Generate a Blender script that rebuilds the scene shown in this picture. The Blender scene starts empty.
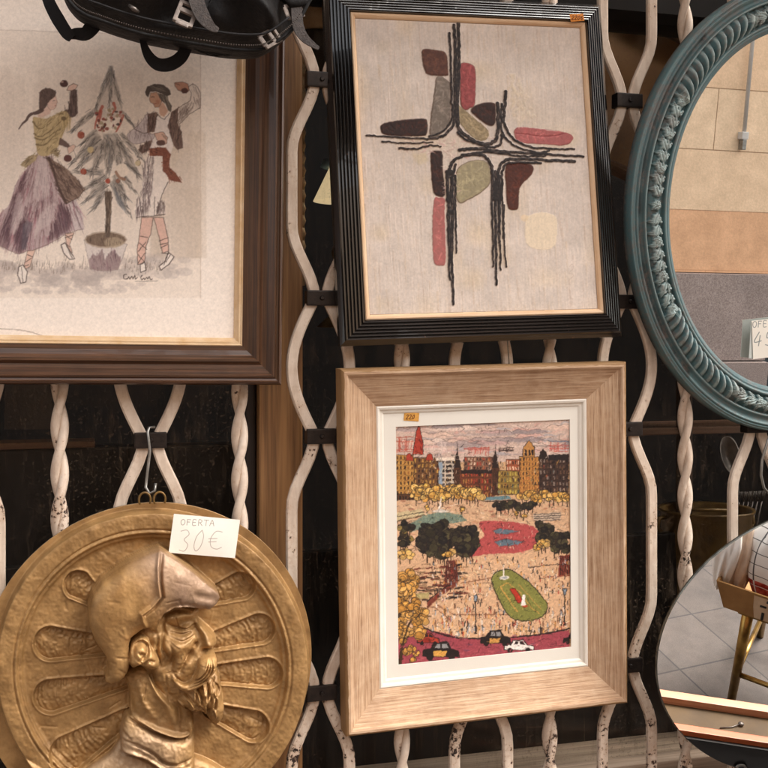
EXPOSURE = 1.8
import bpy, bmesh, math, random
import numpy as np
from mathutils import Matrix, Vector
random.seed(7); RNG = np.random.default_rng(11)
SC = bpy.context.scene
COL = SC.collection
rad = math.radians

# ------------------------------------------------------------------ camera maths (for tracing the photograph)
FPX, CX, HY = 1066.67, 384.0, 345.0
TH = rad(15.5); CAMD = 1.6; CAMH = 1.5
FW = np.array([math.sin(TH), math.cos(TH), 0.0]); RT = np.array([math.cos(TH), -math.sin(TH), 0.0]); UP = np.array([0, 0, 1.0])
CAM = -CAMD * FW + np.array([0, 0, CAMH])

def proj(P):
    d = np.asarray(P, float) - CAM
    z = d @ FW
    return CX + FPX * (d @ RT) / z, HY - FPX * (d @ UP) / z

def ray(px, py):
    return FW + RT * (px - CX) / FPX + UP * (HY - py) / FPX

def at(px, py, Y):
    d = ray(px, py)
    return CAM + d * (Y - CAM[1]) / d[1]

def plane_hit(px, py, M, depth=0.0):
    """local (x, z) where the pixel ray meets the plane y=-depth of the pose M"""
    Mi = M.inverted()
    o = Mi @ Vector(CAM); d = Mi.to_3x3() @ Vector(ray(px, py))
    t = (-depth - o.y) / d.y
    p = o + d * t
    return p.x, p.z

def pose(x, y, z, rx=0, ry=0, rz=0):
    return Matrix.Translation((x, y, z)) @ Matrix.Rotation(rz, 4, 'Z') @ Matrix.Rotation(ry, 4, 'Y') @ Matrix.Rotation(rx, 4, 'X')

# ------------------------------------------------------------------ objects
def tag(o, label=None, cat=None, group=None, kind=None):
    if label: o['label'] = label
    if cat: o['category'] = cat
    if group: o['group'] = group
    if kind: o['kind'] = kind
    return o

def thing(name, label, cat, M=None, group=None):
    o = bpy.data.objects.new(name, None); COL.objects.link(o)
    o.empty_display_size = 0.05
    if M is not None: o.matrix_world = M
    return tag(o, label, cat, group)

def link(name, me, mat=None, parent=None):
    o = bpy.data.objects.new(name, me); COL.objects.link(o)
    if mat is not None and not me.materials: me.materials.append(mat)
    if parent is not None: o.parent = parent
    return o

def mesh_np(name, V, Fq, colors=None, smooth=True):
    me = bpy.data.meshes.new(name)
    V = np.asarray(V, np.float32); Fq = np.asarray(Fq, np.int32)
    me.vertices.add(len(V)); me.vertices.foreach_set('co', V.ravel())
    n, k = Fq.shape
    me.loops.add(n * k); me.loops.foreach_set('vertex_index', Fq.ravel())
    me.polygons.add(n)
    me.polygons.foreach_set('loop_start', np.arange(0, n * k, k, dtype=np.int32))
    me.polygons.foreach_set('loop_total', np.full(n, k, np.int32))
    if smooth: me.polygons.foreach_set('use_smooth', np.ones(n, bool))
    me.update(calc_edges=True)
    if colors is not None:
        a = me.color_attributes.new('Col', 'FLOAT_COLOR', 'POINT')
        c = np.ones((len(V), 4), np.float32); c[:, :3] = colors
        a.data.foreach_set('color', c.ravel())
    return me

def grid_faces(nu, nv, wrap_u=False, wrap_v=False, flip=False):
    iu = np.arange(nu if wrap_u else nu - 1); iv = np.arange(nv if wrap_v else nv - 1)
    A, B = np.meshgrid(iu, iv, indexing='ij')
    A2 = (A + 1) % nu; B2 = (B + 1) % nv
    f = np.stack([A * nv + B, A2 * nv + B, A2 * nv + B2, A * nv + B2], -1).reshape(-1, 4)
    return f[:, ::-1] if flip else f

class MB:
    """collects shapes into ONE mesh"""
    def __init__(s): s.bm = bmesh.new(); s.uv = s.bm.loops.layers.uv.new('UV')
    def box(s, c, d, M=None, bev=0.0):
        m = Matrix.Translation(c) @ Matrix.Diagonal((*d, 1))
        if M is not None: m = M @ m
        r = bmesh.ops.create_cube(s.bm, size=1, matrix=m)
        vs = r['verts']
        if bev > 0:
            es = list({e for v in vs for e in v.link_edges})
            bmesh.ops.bevel(s.bm, geom=es, offset=bev, segments=2, profile=0.7, affect='EDGES')
        return s
    def tube(s, pts, r, n=10, flat=1.0, up=None, cap=True):
        """tube through pts; r is a number or list; flat squashes it along its local second axis"""
        pts = [Vector(p) for p in pts]
        rs = r if hasattr(r, '__len__') else [r] * len(pts)
        rings = []; last = None
        for i, p in enumerate(pts):
            t = (pts[min(i + 1, len(pts) - 1)] - pts[max(i - 1, 0)]).normalized()
            if up is not None: a = Vector(up)
            else: a = last if last is not None else (Vector((0, 1, 0)) if abs(t.y) < .9 else Vector((1, 0, 0)))
            a = (a - t * a.dot(t)).normalized(); last = a
            b = t.cross(a)
            rings.append([s.bm.verts.new(p + a * (math.cos(q) * rs[i] * flat) + b * (math.sin(q) * rs[i])) for q in [2 * math.pi * k / n for k in range(n)]])
        for i in range(len(rings) - 1):
            for k in range(n):
                f = s.bm.faces.new([rings[i][k], rings[i][(k + 1) % n], rings[i + 1][(k + 1) % n], rings[i + 1][k]]); f.smooth = True
        if cap:
            s.bm.faces.new(rings[0][::-1]); s.bm.faces.new(rings[-1])
        return s
    def bar(s, pts, w, d, bev=0.002, axis=(0, 1, 0)):
        """rectangular bar swept along pts (w across, d along axis), bevelled corners"""
        pts = [Vector(p) for p in pts]; ax = Vector(axis)
        prof = [(-w/2+bev, -d/2), (w/2-bev, -d/2), (w/2, -d/2+bev), (w/2, d/2-bev), (w/2-bev, d/2), (-w/2+bev, d/2), (-w/2, d/2-bev), (-w/2, -d/2+bev)]
        rings = []
        for i, p in enumerate(pts):
            t = (pts[min(i + 1, len(pts) - 1)] - pts[max(i - 1, 0)]).normalized()
            b = t.cross(ax).normalized()
            rings.append([s.bm.verts.new(p + b * x + ax * y) for x, y in prof])
        n = len(prof)
        for i in range(len(rings) - 1):
            for k in range(n):
                s.bm.faces.new([rings[i][k], rings[i][(k + 1) % n], rings[i + 1][(k + 1) % n], rings[i + 1][k]])
        s.bm.faces.new(rings[0][::-1]); s.bm.faces.new(rings[-1])
        return s
    def lathe(s, prof, c=(0, 0, 0), n=48, M=None):
        rings = []
        for r, z in prof:
            vs = []
            for k in range(n):
                q = 2 * math.pi * k / n
                v = Vector((c[0] + r * math.cos(q), c[1] + r * math.sin(q), c[2] + z))
                vs.append(s.bm.verts.new(M @ v if M is not None else v))
            rings.append(vs)
        for i in range(len(rings) - 1):
            for k in range(n):
                f = s.bm.faces.new([rings[i][k], rings[i][(k + 1) % n], rings[i + 1][(k + 1) % n], rings[i + 1][k]]); f.smooth = True
        return s
    def prism(s, poly, y0, y1, M=None):
        """polygon in (x, z) extruded from y0 to y1"""
        a = [Vector((x, y0, z)) for x, z in poly]; b = [Vector((x, y1, z)) for x, z in poly]
        if M is not None: a = [M @ v for v in a]; b = [M @ v for v in b]
        a = [s.bm.verts.new(v) for v in a]; b = [s.bm.verts.new(v) for v in b]
        s.bm.faces.new(a); s.bm.faces.new(b[::-1])
        for i in range(len(a)):
            j = (i + 1) % len(a); s.bm.faces.new([a[j], a[i], b[i], b[j]])
        return s
    def sweep_rect(s, W, H, prof):
        """mitred moulding round a W x H rectangle; prof = (distance inward, height toward the viewer)"""
        for side in range(4):
            u0 = random.random() * 7
            rows = []
            for d, h in prof:
                x, z = W/2 - d, H/2 - d
                c = [(-x, z), (x, z), (x, -z), (-x, -z)]
                a, b = c[side], c[(side + 1) % 4]
                rows.append((s.bm.verts.new((a[0], -h, a[1])), s.bm.verts.new((b[0], -h, b[1])), x if side % 2 == 0 else z))
            acc = 0
            for i in range(len(rows) - 1):
                a0, b0, l0 = rows[i]; a1, b1, l1 = rows[i + 1]
                f = s.bm.faces.new([a0, b0, b1, a1][::-1])
                step = (Vector(a1.co) - Vector(a0.co)); w = math.hypot(prof[i+1][0]-prof[i][0], prof[i+1][1]-prof[i][1])
                uvs = {a0: (u0 - l0, acc), b0: (u0 + l0, acc), b1: (u0 + l1, acc + w), a1: (u0 - l1, acc + w)}
                for lp in f.loops: lp[s.uv].uv = uvs[lp.vert]
                acc += w
        return s
    def build(s, name, mat, parent=None, recalc=True, smooth_angle=None):
        if recalc: bmesh.ops.recalc_face_normals(s.bm, faces=s.bm.faces[:])
        me = bpy.data.meshes.new(name); s.bm.to_mesh(me); s.bm.free()
        return link(name, me, mat, parent)

# ------------------------------------------------------------------ colours and materials
def lin(c):
    c = np.asarray(c, float) / 255.0
    return np.where(c <= 0.04045, c / 12.92, ((c + 0.055) / 1.055) ** 2.4)
def L4(c): return tuple(lin(c)) + (1.0,)

class N:
    def __init__(s, name):
        s.m = bpy.data.materials.new(name); s.m.use_nodes = True
        s.t = s.m.node_tree; s.b = s.t.nodes['Principled BSDF']
        s.tc = s.t.nodes.new('ShaderNodeTexCoord')
    def n(s, typ, **kw):
        o = s.t.nodes.new('ShaderNode' + typ)
        for k, v in kw.items(): setattr(o, k, v)
        return o
    def l(s, a, b): s.t.links.new(a, b)
    def mapping(s, src='Object', scale=(1, 1, 1), rot=(0, 0, 0), loc=(0, 0, 0)):
        m = s.n('Mapping'); m.inputs['Location'].default_value = loc; m.inputs['Scale'].default_value = scale; m.inputs['Rotation'].default_value = rot
        s.l(s.tc.outputs[src], m.inputs['Vector']); return m.outputs[0]
    def noise(s, scale, detail=4, rough=.55, vec=None, dist=0):
        o = s.n('TexNoise'); o.inputs['Scale'].default_value = scale; o.inputs['Detail'].default_value = detail
        o.inputs['Roughness'].default_value = rough; o.inputs['Distortion'].default_value = dist
        s.l(vec if vec is not None else s.tc.outputs['Object'], o.inputs['Vector']); return o.outputs['Fac']
    def ramp(s, fac, stops):
        r = s.n('ValToRGB'); e = r.color_ramp.elements
        while len(e) < len(stops): e.new(0.5)
        for i, (p, c) in enumerate(stops):
            e[i].position = p; e[i].color = c if len(c) == 4 else tuple(c) + (1,)
        s.l(fac, r.inputs[0]); return r.outputs[0]
    def mix(s, fac, a, b, mode='MIX'):
        o = s.n('Mix', data_type='RGBA', blend_type=mode)
        for i, v in ((0, fac), (6, a), (7, b)):
            if isinstance(v, (int, float)): o.inputs[i].default_value = v
            elif isinstance(v, tuple): o.inputs[i].default_value = v
            else: s.l(v, o.inputs[i])
        return o.outputs[2]
    def math(s, op, a, b=0.0):
        o = s.n('Math', operation=op)
        for i, v in ((0, a), (1, b)):
            if isinstance(v, (int, float)): o.inputs[i].default_value = v
            else: s.l(v, o.inputs[i])
        return o.outputs[0]
    def bump(s, h, strength=.3, dist=.001, prev=None):
        o = s.n('Bump'); o.inputs['Strength'].default_value = strength; o.inputs['Distance'].default_value = dist
        s.l(h, o.inputs['Height'])
        if prev is not None: s.l(prev, o.inputs['Normal'])
        s.l(o.outputs[0], s.b.inputs['Normal']); return o.outputs[0]
    def base(s, c):
        if isinstance(c, tuple): s.b.inputs['Base Color'].default_value = c
        else: s.l(c, s.b.inputs['Base Color'])
        return s
    def pr(s, **kw):
        for k, v in kw.items():
            i = s.b.inputs[{'rough': 'Roughness', 'metal': 'Metallic', 'spec': 'Specular IOR Level', 'coat': 'Coat Weight', 'coatr': 'Coat Roughness', 'sheen': 'Sheen Weight'}[k]]
            if isinstance(v, (int, float)): i.default_value = v
            else: s.l(v, i)
        return s

def simple(name, c1, c2=None, scale=20, rough=.6, metal=0, bump=0, bscale=200, spec=.5, dist=.001):
    m = N(name); f = m.noise(scale, 5)
    m.base(m.ramp(f, [(.3, L4(c1)), (.7, L4(c2 or c1))])); m.pr(rough=rough, metal=metal, spec=spec)
    if bump: m.bump(m.noise(bscale, 4), bump, dist)
    return m.m

def wood_uv(name, stops, rough=.5, su=5, sv=160, bump=.3, coat=0, spec=.4, wear=None, side=None):
    """grain along U of the moulding"""
    m = N(name)
    v = m.mapping('UV', (su, sv, 1)); g = m.noise(1.0, 6, .6, v, .4)
    v2 = m.mapping('UV', (su * 4, sv * 4, 1)); g2 = m.noise(1.0, 3, .6, v2)
    mixg = m.math('ADD', m.math('MULTIPLY', g, .65), m.math('MULTIPLY', g2, .35))
    c = m.ramp(mixg, stops)
    big = m.noise(9, 3, .5)
    c = m.mix(m.math('MULTIPLY', m.ramp(big, [(.4, (0, 0, 0, 1)), (.7, (1, 1, 1, 1))]), .30), c, stops[0][1])
    c = m.mix(m.math('MULTIPLY', m.ramp(m.noise(45, 5, .7), [(.45, (0, 0, 0, 1)), (.7, (1, 1, 1, 1))]), .25), c, stops[-1][1])
    if side is not None:
        sx = m.n('SeparateXYZ'); m.l(m.tc.outputs['UV'], sx.inputs[0])
        sf = m.math('MULTIPLY', m.math('LESS_THAN', sx.outputs['Y'], m.math('ADD', .036, m.math('MULTIPLY', m.noise(60, 3), .006))), .75)
        c = m.mix(sf, c, m.mix(.5, side, c, 'MULTIPLY'))
    if wear is not None:
        w = m.ramp(m.noise(120, 5, .7), [(.66, (0, 0, 0, 1)), (.70, (1, 1, 1, 1))])
        w2 = m.ramp(m.noise(14, 2, .5), [(.52, (0, 0, 0, 1)), (.6, (1, 1, 1, 1))])
        c = m.mix(m.math('MULTIPLY', w, w2), c, wear)
    m.base(c); m.pr(rough=rough, coat=coat, spec=spec); m.bump(mixg, bump, .0008)
    return m.m

def wood_obj(name, stops, axis='Z', rough=.55, fine=60, long=2.5, bump=.3):
    m = N(name)
    sc = {'X': (long, fine, fine), 'Y': (fine, long, fine), 'Z': (fine, fine, long)}[axis]
    g = m.noise(1.0, 6, .62, m.mapping('Object', sc), .5)
    g2 = m.noise(1.0, 3, .6, m.mapping('Object', tuple(4 * k for k in sc)))
    mg = m.math('ADD', m.math('MULTIPLY', g, .65), m.math('MULTIPLY', g2, .35))
    m.base(m.ramp(mg, stops)); m.pr(rough=rough); m.bump(mg, bump, .001)
    return m.m

def vcol(name, rough=.75, bumps=((300, .15, .0004),), spec=.3, metal=0, coat=0, stretch=(1, 1, 1), varn=.06):
    m = N(name)
    a = m.n('Vertex Color', ) if False else m.n('VertexColor', layer_name='Col')
    n = m.noise(250, 3, .6, m.mapping('Object', stretch))
    k = m.ramp(n, [(.3, (1 - varn,) * 3 + (1,)), (.7, (1 + varn,) * 3 + (1,))])
    m.base(m.mix(1.0, a.outputs['Color'], k, 'MULTIPLY')); m.pr(rough=rough, spec=spec, metal=metal, coat=coat)
    p = None
    for sc, st, di in bumps: p = m.bump(m.noise(sc, 4, .6, m.mapping('Object', stretch)), st, di, p)
    return m.m

# ------------------------------------------------------------------ drawing (a small painter; the result becomes vertex colours)
def vnoise(shape, cell, seed):
    r = np.random.default_rng(seed); H, W = shape
    gh, gw = int(H / cell) + 3, int(W / cell) + 3
    g = r.random((gh, gw))
    y = np.arange(H) / cell; x = np.arange(W) / cell
    yi, xi = y.astype(int), x.astype(int); fy, fx = y - yi, x - xi
    fy = (fy * fy * (3 - 2 * fy))[:, None]; fx = (fx * fx * (3 - 2 * fx))[None]
    a = g[yi][:, xi]; b = g[yi][:, xi + 1]; c = g[yi + 1][:, xi]; d = g[yi + 1][:, xi + 1]
    return (a * (1 - fx) + b * fx) * (1 - fy) + (c * (1 - fx) + d * fx) * fy

def spline(pts, closed=True, k=6):
    P = np.asarray(pts, float); n = len(P)
    if n < 3: return P
    out = []
    rng = range(n) if closed else range(n - 1)
    for i in rng:
        if closed: p0, p1, p2, p3 = P[(i-1) % n], P[i], P[(i+1) % n], P[(i+2) % n]
        else: p0, p1, p2, p3 = P[max(i-1, 0)], P[i], P[i+1], P[min(i+2, n-1)]
        for j in range(k):
            t = j / k
            out.append(.5 * ((2*p1) + (-p0+p2)*t + (2*p0-5*p1+4*p2-p3)*t*t + (-p0+3*p1-3*p2+p3)*t**3))
    if not closed: out.append(P[-1])
    return np.array(out)

def inside(X, Y, P):
    r = np.zeros(X.shape, bool); n = len(P)
    for i in range(n):
        x1, y1 = P[i]; x2, y2 = P[(i + 1) % n]
        if y1 == y2: continue
        c = (y1 > Y) != (y2 > Y)
        r ^= c & (X < (x2 - x1) * (Y - y1) / (y2 - y1) + x1)
    return r

def pdist(X, Y, P, closed=False, width=None):
    """distance to a polyline (and the fraction along it at the nearest point)"""
    D = np.full(X.shape, 1e9); T = np.zeros(X.shape); n = len(P); m = n if closed else n - 1
    for i in range(m):
        x1, y1 = P[i]; x2, y2 = P[(i + 1) % n]
        dx, dy = x2 - x1, y2 - y1; q = dx*dx + dy*dy + 1e-12
        t = np.clip(((X - x1) * dx + (Y - y1) * dy) / q, 0, 1)
        d = np.hypot(X - x1 - t * dx, Y - y1 - t * dy)
        w = d < D
        D = np.where(w, d, D); T = np.where(w, (i + t) / max(m, 1), T)
    return D, T

class Ras:
    def __init__(s, x0, y0, x1, y1, S, bg):
        s.x0, s.y0, s.S = x0, y0, S
        s.W, s.H = int((x1 - x0) * S), int((y1 - y0) * S)
        s.a = np.empty((s.H, s.W, 3)); s.a[:] = bg
        s.h = np.zeros((s.H, s.W))
        s.gr = vnoise((s.H, s.W), 2.2 * S, 5)
        s.r = random.Random(3)
    def bb(s, P, pad):
        P = np.asarray(P, float)
        i0 = max(int((P[:, 0].min() - pad - s.x0) * s.S), 0); i1 = min(int((P[:, 0].max() + pad - s.x0) * s.S) + 2, s.W)
        j0 = max(int((P[:, 1].min() - pad - s.y0) * s.S), 0); j1 = min(int((P[:, 1].max() + pad - s.y0) * s.S) + 2, s.H)
        if i1 <= i0 or j1 <= j0: return None
        X, Y = np.meshgrid(s.x0 + (np.arange(i0, i1) + .5) / s.S, s.y0 + (np.arange(j0, j1) + .5) / s.S)
        return slice(j0, j1), slice(i0, i1), X, Y
    def put(s, sj, si, cov, col, hgt=None):
        col = np.asarray(col, float)
        s.a[sj, si] = s.a[sj, si] * (1 - cov[..., None]) + col * cov[..., None]
        if hgt is not None: s.h[sj, si] = s.h[sj, si] * (1 - cov) + hgt * cov
    def poly(s, P, col, a=1, soft=.5, sm=False, tex=0, hgt=None, edge=None):
        P = spline(P) if sm else np.asarray(P, float)
        b = s.bb(P, soft + 1)
        if b is None: return
        sj, si, X, Y = b
        D, _ = pdist(X, Y, P, True); sd = np.where(inside(X, Y, P), D, -D)
        cov = np.clip(sd / max(soft, 1e-3) + .5, 0, 1) * a
        if tex: cov = cov * np.clip(1 - tex + 2 * tex * s.gr[sj, si], 0, 1)
        s.put(sj, si, cov, col, hgt)
        if edge: s.line(np.vstack([P, P[:1]]), edge[1], edge[0], edge[2] if len(edge) > 2 else 1)
    def line(s, P, w, col, a=1, w2=None, sm=False, dry=0, hgt=None):
        P = spline(P, False) if sm else np.asarray(P, float)
        b = s.bb(P, w + 1)
        if b is None: return
        sj, si, X, Y = b
        D, T = pdist(X, Y, P)
        ww = w if w2 is None else w + (w2 - w) * T
        cov = np.clip((ww / 2 - D) * s.S * .8 + .5, 0, 1)
        cov = cov * np.minimum(1, ww * s.S * .8) * a
        if dry: cov = cov * np.clip(1.4 - dry * 2 * s.gr[sj, si], 0, 1)
        s.put(sj, si, cov, col, hgt)
    def dab(s, x, y, rx, ry, col, a=1, soft=.5, tex=0, hgt=None, rot=0):
        t = np.linspace(0, 2 * np.pi, 14, endpoint=False)
        c, sn = math.cos(rot), math.sin(rot)
        P = np.stack([x + rx*np.cos(t)*c - ry*np.sin(t)*sn, y + rx*np.cos(t)*sn + ry*np.sin(t)*c], -1)
        s.poly(P, col, a, soft, False, tex, hgt)
    def hatch(s, P, ang, n, ln, w, col, a=.6, jit=.15, seed=0, conv=None):
        P = np.asarray(P, float); r = random.Random(seed + len(P))
        x0, y0 = P.min(0); x1, y1 = P.max(0); k = 0; tries = 0
        while k < n and tries < n * 12:
            tries += 1
            x, y = r.uniform(x0, x1), r.uniform(y0, y1)
            if not inside(np.array([x]), np.array([y]), P)[0]: continue
            g = ang + r.gauss(0, jit)
            if conv is not None: g = math.atan2(y - conv[1], x - conv[0]) + r.gauss(0, jit)
            l = ln * r.uniform(.5, 1.3)
            c = np.asarray(col if isinstance(col, tuple) else r.choice(col), float) * r.uniform(.85, 1.12)
            s.line([(x - math.cos(g)*l/2, y - math.sin(g)*l/2), (x + math.cos(g)*l/2, y + math.sin(g)*l/2)], w * r.uniform(.6, 1.3), np.clip(c, 0, 255), a * r.uniform(.6, 1.2), w * .3)
            k += 1
    def sample(s, arr, px, py):
        u = np.clip((px - s.x0) * s.S - .5, 0, s.W - 1.001); v = np.clip((py - s.y0) * s.S - .5, 0, s.H - 1.001)
        i, j = u.astype(int), v.astype(int); fu, fv = u - i, v - j
        if arr.ndim == 3: fu, fv = fu[..., None], fv[..., None]
        return (arr[j, i]*(1-fu) + arr[j, i+1]*fu)*(1-fv) + (arr[j+1, i]*(1-fu) + arr[j+1, i+1]*fu)*fv

def finish(r, warp=.5, cell=3.0, grain=.06, gcell=1.2, seed=40):
    """hand-made wobble and paper grain over a finished drawing"""
    sh = (r.H, r.W); S = r.S
    wx = (vnoise(sh, cell*S, seed) - .5)*2*warp + (vnoise(sh, cell*.4*S, seed + 1) - .5)*warp
    wy = (vnoise(sh, cell*S, seed + 2) - .5)*2*warp + (vnoise(sh, cell*.4*S, seed + 3) - .5)*warp
    X, Y = np.meshgrid(r.x0 + (np.arange(r.W) + .5)/S, r.y0 + (np.arange(r.H) + .5)/S)
    r.a = r.sample(r.a, X + wx, Y + wy); r.h = r.sample(r.h, X + wx, Y + wy)
    g = 1 + grain*((vnoise(sh, gcell*S, seed + 4) - .5)*1.6 + (vnoise(sh, .5*S, seed + 5) - .5)*.8)
    r.a = np.clip(r.a*g[..., None], 0, 255)
    return r

def Z(pts, sc, ox, oy): return [(ox + x / sc, oy + y / sc) for x, y in pts]

def sheet(name, ras, M, x0, x1, z0, z1, depth, dens, mat, parent, relief=0.0, gain=1.0, bow=0.0):
    """flat sheet in the pose M carrying the drawing, traced back through the photograph's view"""
    nx = int((x1 - x0) / .0015 * dens); nz = int((z1 - z0) / .0015 * dens)
    xs, zs = np.meshgrid(np.linspace(x0, x1, nx), np.linspace(z1, z0, nz), indexing='ij')
    Lc = np.stack([xs, np.full_like(xs, -depth), zs, np.ones_like(xs)], -1)
    Wd = (Lc @ np.array(M).T)[..., :3]
    px, py = proj(Wd)
    c = lin(ras.sample(ras.a, px, py)) * gain
    V = Lc[..., :3].copy()
    if relief: V[..., 1] -= relief * ras.sample(ras.h, px, py)
    if bow: V[..., 1] -= bow * np.sin(np.pi * (xs - x0) / (x1 - x0)) * np.sin(np.pi * (zs - z0) / (z1 - z0))
    me = mesh_np(name, V.reshape(-1, 3), grid_faces(nx, nz, flip=True), c.reshape(-1, 3))
    return link(name, me, mat, parent)

FONT = {'O': [[(.5,1),(.12,.8),(.05,.4),(.3,.02),(.7,.05),(.95,.45),(.85,.85),(.5,1)]],
 'F': [[(.1,0),(.15,1)],[(.15,1),(.9,.97)],[(.12,.55),(.7,.55)]], 'E': [[(.8,.0),(.1,.02),(.15,1),(.85,.97)],[(.12,.52),(.7,.52)]],
 'R': [[(.1,0),(.12,1),(.7,.95),(.8,.72),(.5,.5),(.12,.5)],[(.4,.5),(.9,0)]], 'T': [[(.0,1),(1,.97)],[(.5,1),(.45,0)]],
 'A': [[(0,0),(.5,1),(.95,0)],[(.2,.4),(.8,.4)]], 'G': [[(.9,.85),(.5,1),(.1,.6),(.2,.1),(.7,.02),(.9,.4),(.55,.42)]],
 '3': [[(.05,.95),(.6,1),(.85,.8),(.45,.55),(.85,.3),(.6,0),(.1,.05)]], '0': [[(.7,1),(.25,.7),(.1,.25),(.35,0),(.75,.25),(.9,.7),(.7,1)]],
 '€': [[(.95,.95),(.5,.98),(.15,.6),(.2,.15),(.6,0),(.95,.1)],[(.0,.58),(.6,.6)],[(.0,.4),(.55,.42)]],
 '4': [[(.6,1),(.05,.3),(.95,.35)],[(.75,.75),(.65,0)]], '5': [[(.9,1),(.3,.95),(.2,.55),(.7,.6),(.9,.3),(.6,0),(.1,.05)]],
 '2': [[(.1,.8),(.5,1),(.85,.75),(.1,0),(.95,.03)]], '6': [[(.8,.95),(.3,.7),(.1,.25),(.5,0),(.85,.25),(.6,.5),(.2,.35)]],
 'I': [[(.5,0),(.5,1)]], 'N': [[(.1,0),(.1,1),(.9,0),(.9,1)]], 'V': [[(0,1),(.5,0),(1,1)]], ' ': []}
def write(ras, txt, x, y, w, h, lw, col, a=1, gap=.25, slant=0, mirror=False, dy=0):
    """strokes of handwriting; (x, y) = bottom-left of the first letter"""
    for i, ch in enumerate(txt):
        for st in FONT[ch]:
            P = []
            for u, v in st:
                uu = x + (i * (1 + gap) + u) * w + slant * v * h
                P.append((uu, y - v * h + dy * (uu - x)))
            ras.line(P, lw, col, a, sm=len(P) > 2)
# ------------------------------------------------------------------ the three pictures, drawn in the photograph's pixels
INK = (62, 48, 44)
def paint_dancers():
    S = 3; r = Ras(-60, -60, 250, 350, S, (236, 221, 207))
    # paper of the drawing, a shade off the mount, with broad washes
    r.poly([(-14, 30), (200.5, 36), (200.5, 298), (-14, 298)], (229, 212, 196), 1, .6)
    r.line([(200.5, 36), (200.5, 298)], .7, (190, 165, 146), .8); r.line([(-14, 29.5), (200.5, 36)], .6, (186, 164, 148), .8)
    rr = random.Random(2)
    for i in range(26):
        x = rr.uniform(-8, 190); y0 = rr.uniform(64, 82); y1 = rr.uniform(190, 262)
        w = rr.uniform(9, 20)
        r.poly([(x, y0 + 6), (x + w*.5, y0), (x + w, y0 + 5), (x + w*1.05, y1), (x - w*.1, y1)], (212, 194, 178), .36, 1.2, tex=.3)
    for i in range(16):
        x = rr.uniform(150, 196); y0 = rr.uniform(120, 215)
        r.poly([(x, y0), (x + 5, y0 - 5), (x + 10, y0), (x + 11, 258), (x - 1, 258)], (196, 174, 152), .32, 1.6, tex=.3)
    r.poly([(150, 225), (168, 175), (190, 150), (199, 165), (197, 250), (178, 272), (150, 262)], (204, 186, 172), .35, 3, sm=True, tex=.3)
    # ground wash
    for i in range(90):
        x = rr.uniform(-10, 186); y = rr.uniform(262, 281) + (3 if x < 120 else -6) * (x > 40)
        r.dab(x, y, rr.uniform(5, 13), rr.uniform(3, 6), rr.choice([(188, 170, 160), (176, 160, 152), (198, 182, 172), (168, 154, 148)]), .38, 1.2, .25)
    for i in range(40):
        x = rr.uniform(-5, 150); y = rr.uniform(283, 293)
        r.dab(x, y, rr.uniform(3, 7), rr.uniform(2, 3.5), (184, 168, 160), .4, .8, .2)
    for i in range(240):
        x = rr.uniform(-6, 165); y = rr.gauss(268, 3.5)
        if 88 < x < 124: continue
        r.line([(x, y), (x + rr.uniform(-1, 2), y - rr.uniform(3, 7))], .7, (118, 100, 88), .55, .2)
    # ---- woman
    z1 = lambda p: Z(p, 6.4, 0, 60); z2 = lambda p: Z(p, 5.91, 0, 170)
    skirt = [(38, 155), (52, 156), (58, 172), (66, 186), (75, 197), (82, 213), (83.5, 229), (74, 230), (68, 233), (59, 237), (51, 243), (42, 248), (34, 250), (27, 251), (19, 254), (10, 251), (3, 247), (-6, 243), (-10, 225), (2, 212), (9, 205), (16, 184), (27, 168)]
    r.poly(skirt, (176, 150, 150), .95, .8)
    r.poly([(66, 186), (75, 198), (83, 214), (84, 230), (73, 231), (68, 214)], (200, 182, 180), .9, .8)
    r.hatch(skirt, math.pi/2, 520, 14, 1.0, [(98, 66, 72), (120, 84, 88), (84, 58, 64), (150, 112, 116), (160, 90, 104)], .5, .12, 1, conv=(44, 118))
    for P in ([(26, 170), (12, 200), (-2, 240), (8, 248), (14, 222), (24, 190)], [(60, 205), (70, 214), (70, 228), (58, 236), (48, 240), (56, 222)], [(14, 235), (24, 220), (27, 245), (18, 253)]):
        r.poly(P, (92, 62, 68), .45, 2.5, sm=True); r.hatch(P, 1.6, 90, 12, 1.1, [(80, 54, 60), (98, 70, 80)], .6, .1, 3, conv=(44, 118))
    r.poly(z2([(135, 320), (165, 300), (195, 315), (170, 390), (150, 470), (125, 470)]), (86, 80, 92), .55, 2)
    for P in ([(19, 193), (23, 212), (14, 234), (11, 226)], [(44, 210), (54, 204), (52, 222), (38, 232), (30, 246), (36, 224)], [(38, 160), (47, 160), (50, 190), (42, 200), (34, 195)]):
        r.poly(P, (206, 188, 184), .5, 2.5, sm=True)
    r.line([(-8, 243), (3, 247), (10, 251), (19, 254), (27, 251), (34, 250), (51, 243), (68, 233), (83, 229)], .7, (120, 96, 92), .7)
    apron = [(45, 155), (53, 160), (66, 168), (75, 177), (82, 185.5), (85, 189), (79, 197), (66, 204), (61, 197), (56, 184), (52, 172)]
    r.poly(apron, (140, 112, 96), .95, .6); r.hatch(apron, .9, 190, 9, .9, [(84, 62, 54), (104, 80, 68), (70, 52, 48)], .65, .3, 5)
    r.line([(49, 158), (54, 172), (58, 186), (66, 203)], 2.4, (70, 50, 46), .8, sm=True); r.line(apron[5:8], .7, INK, .7)
    # legs and shoes
    SK = (214, 172, 152)
    for P in (z2([(163, 478), (208, 472), (178, 570), (150, 585), (140, 572)]), z2([(385, 375), (437, 372), (412, 440), (428, 490), (395, 465)])):
        r.poly(P, SK, .9, .6, edge=(INK, .6, .6))
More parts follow.
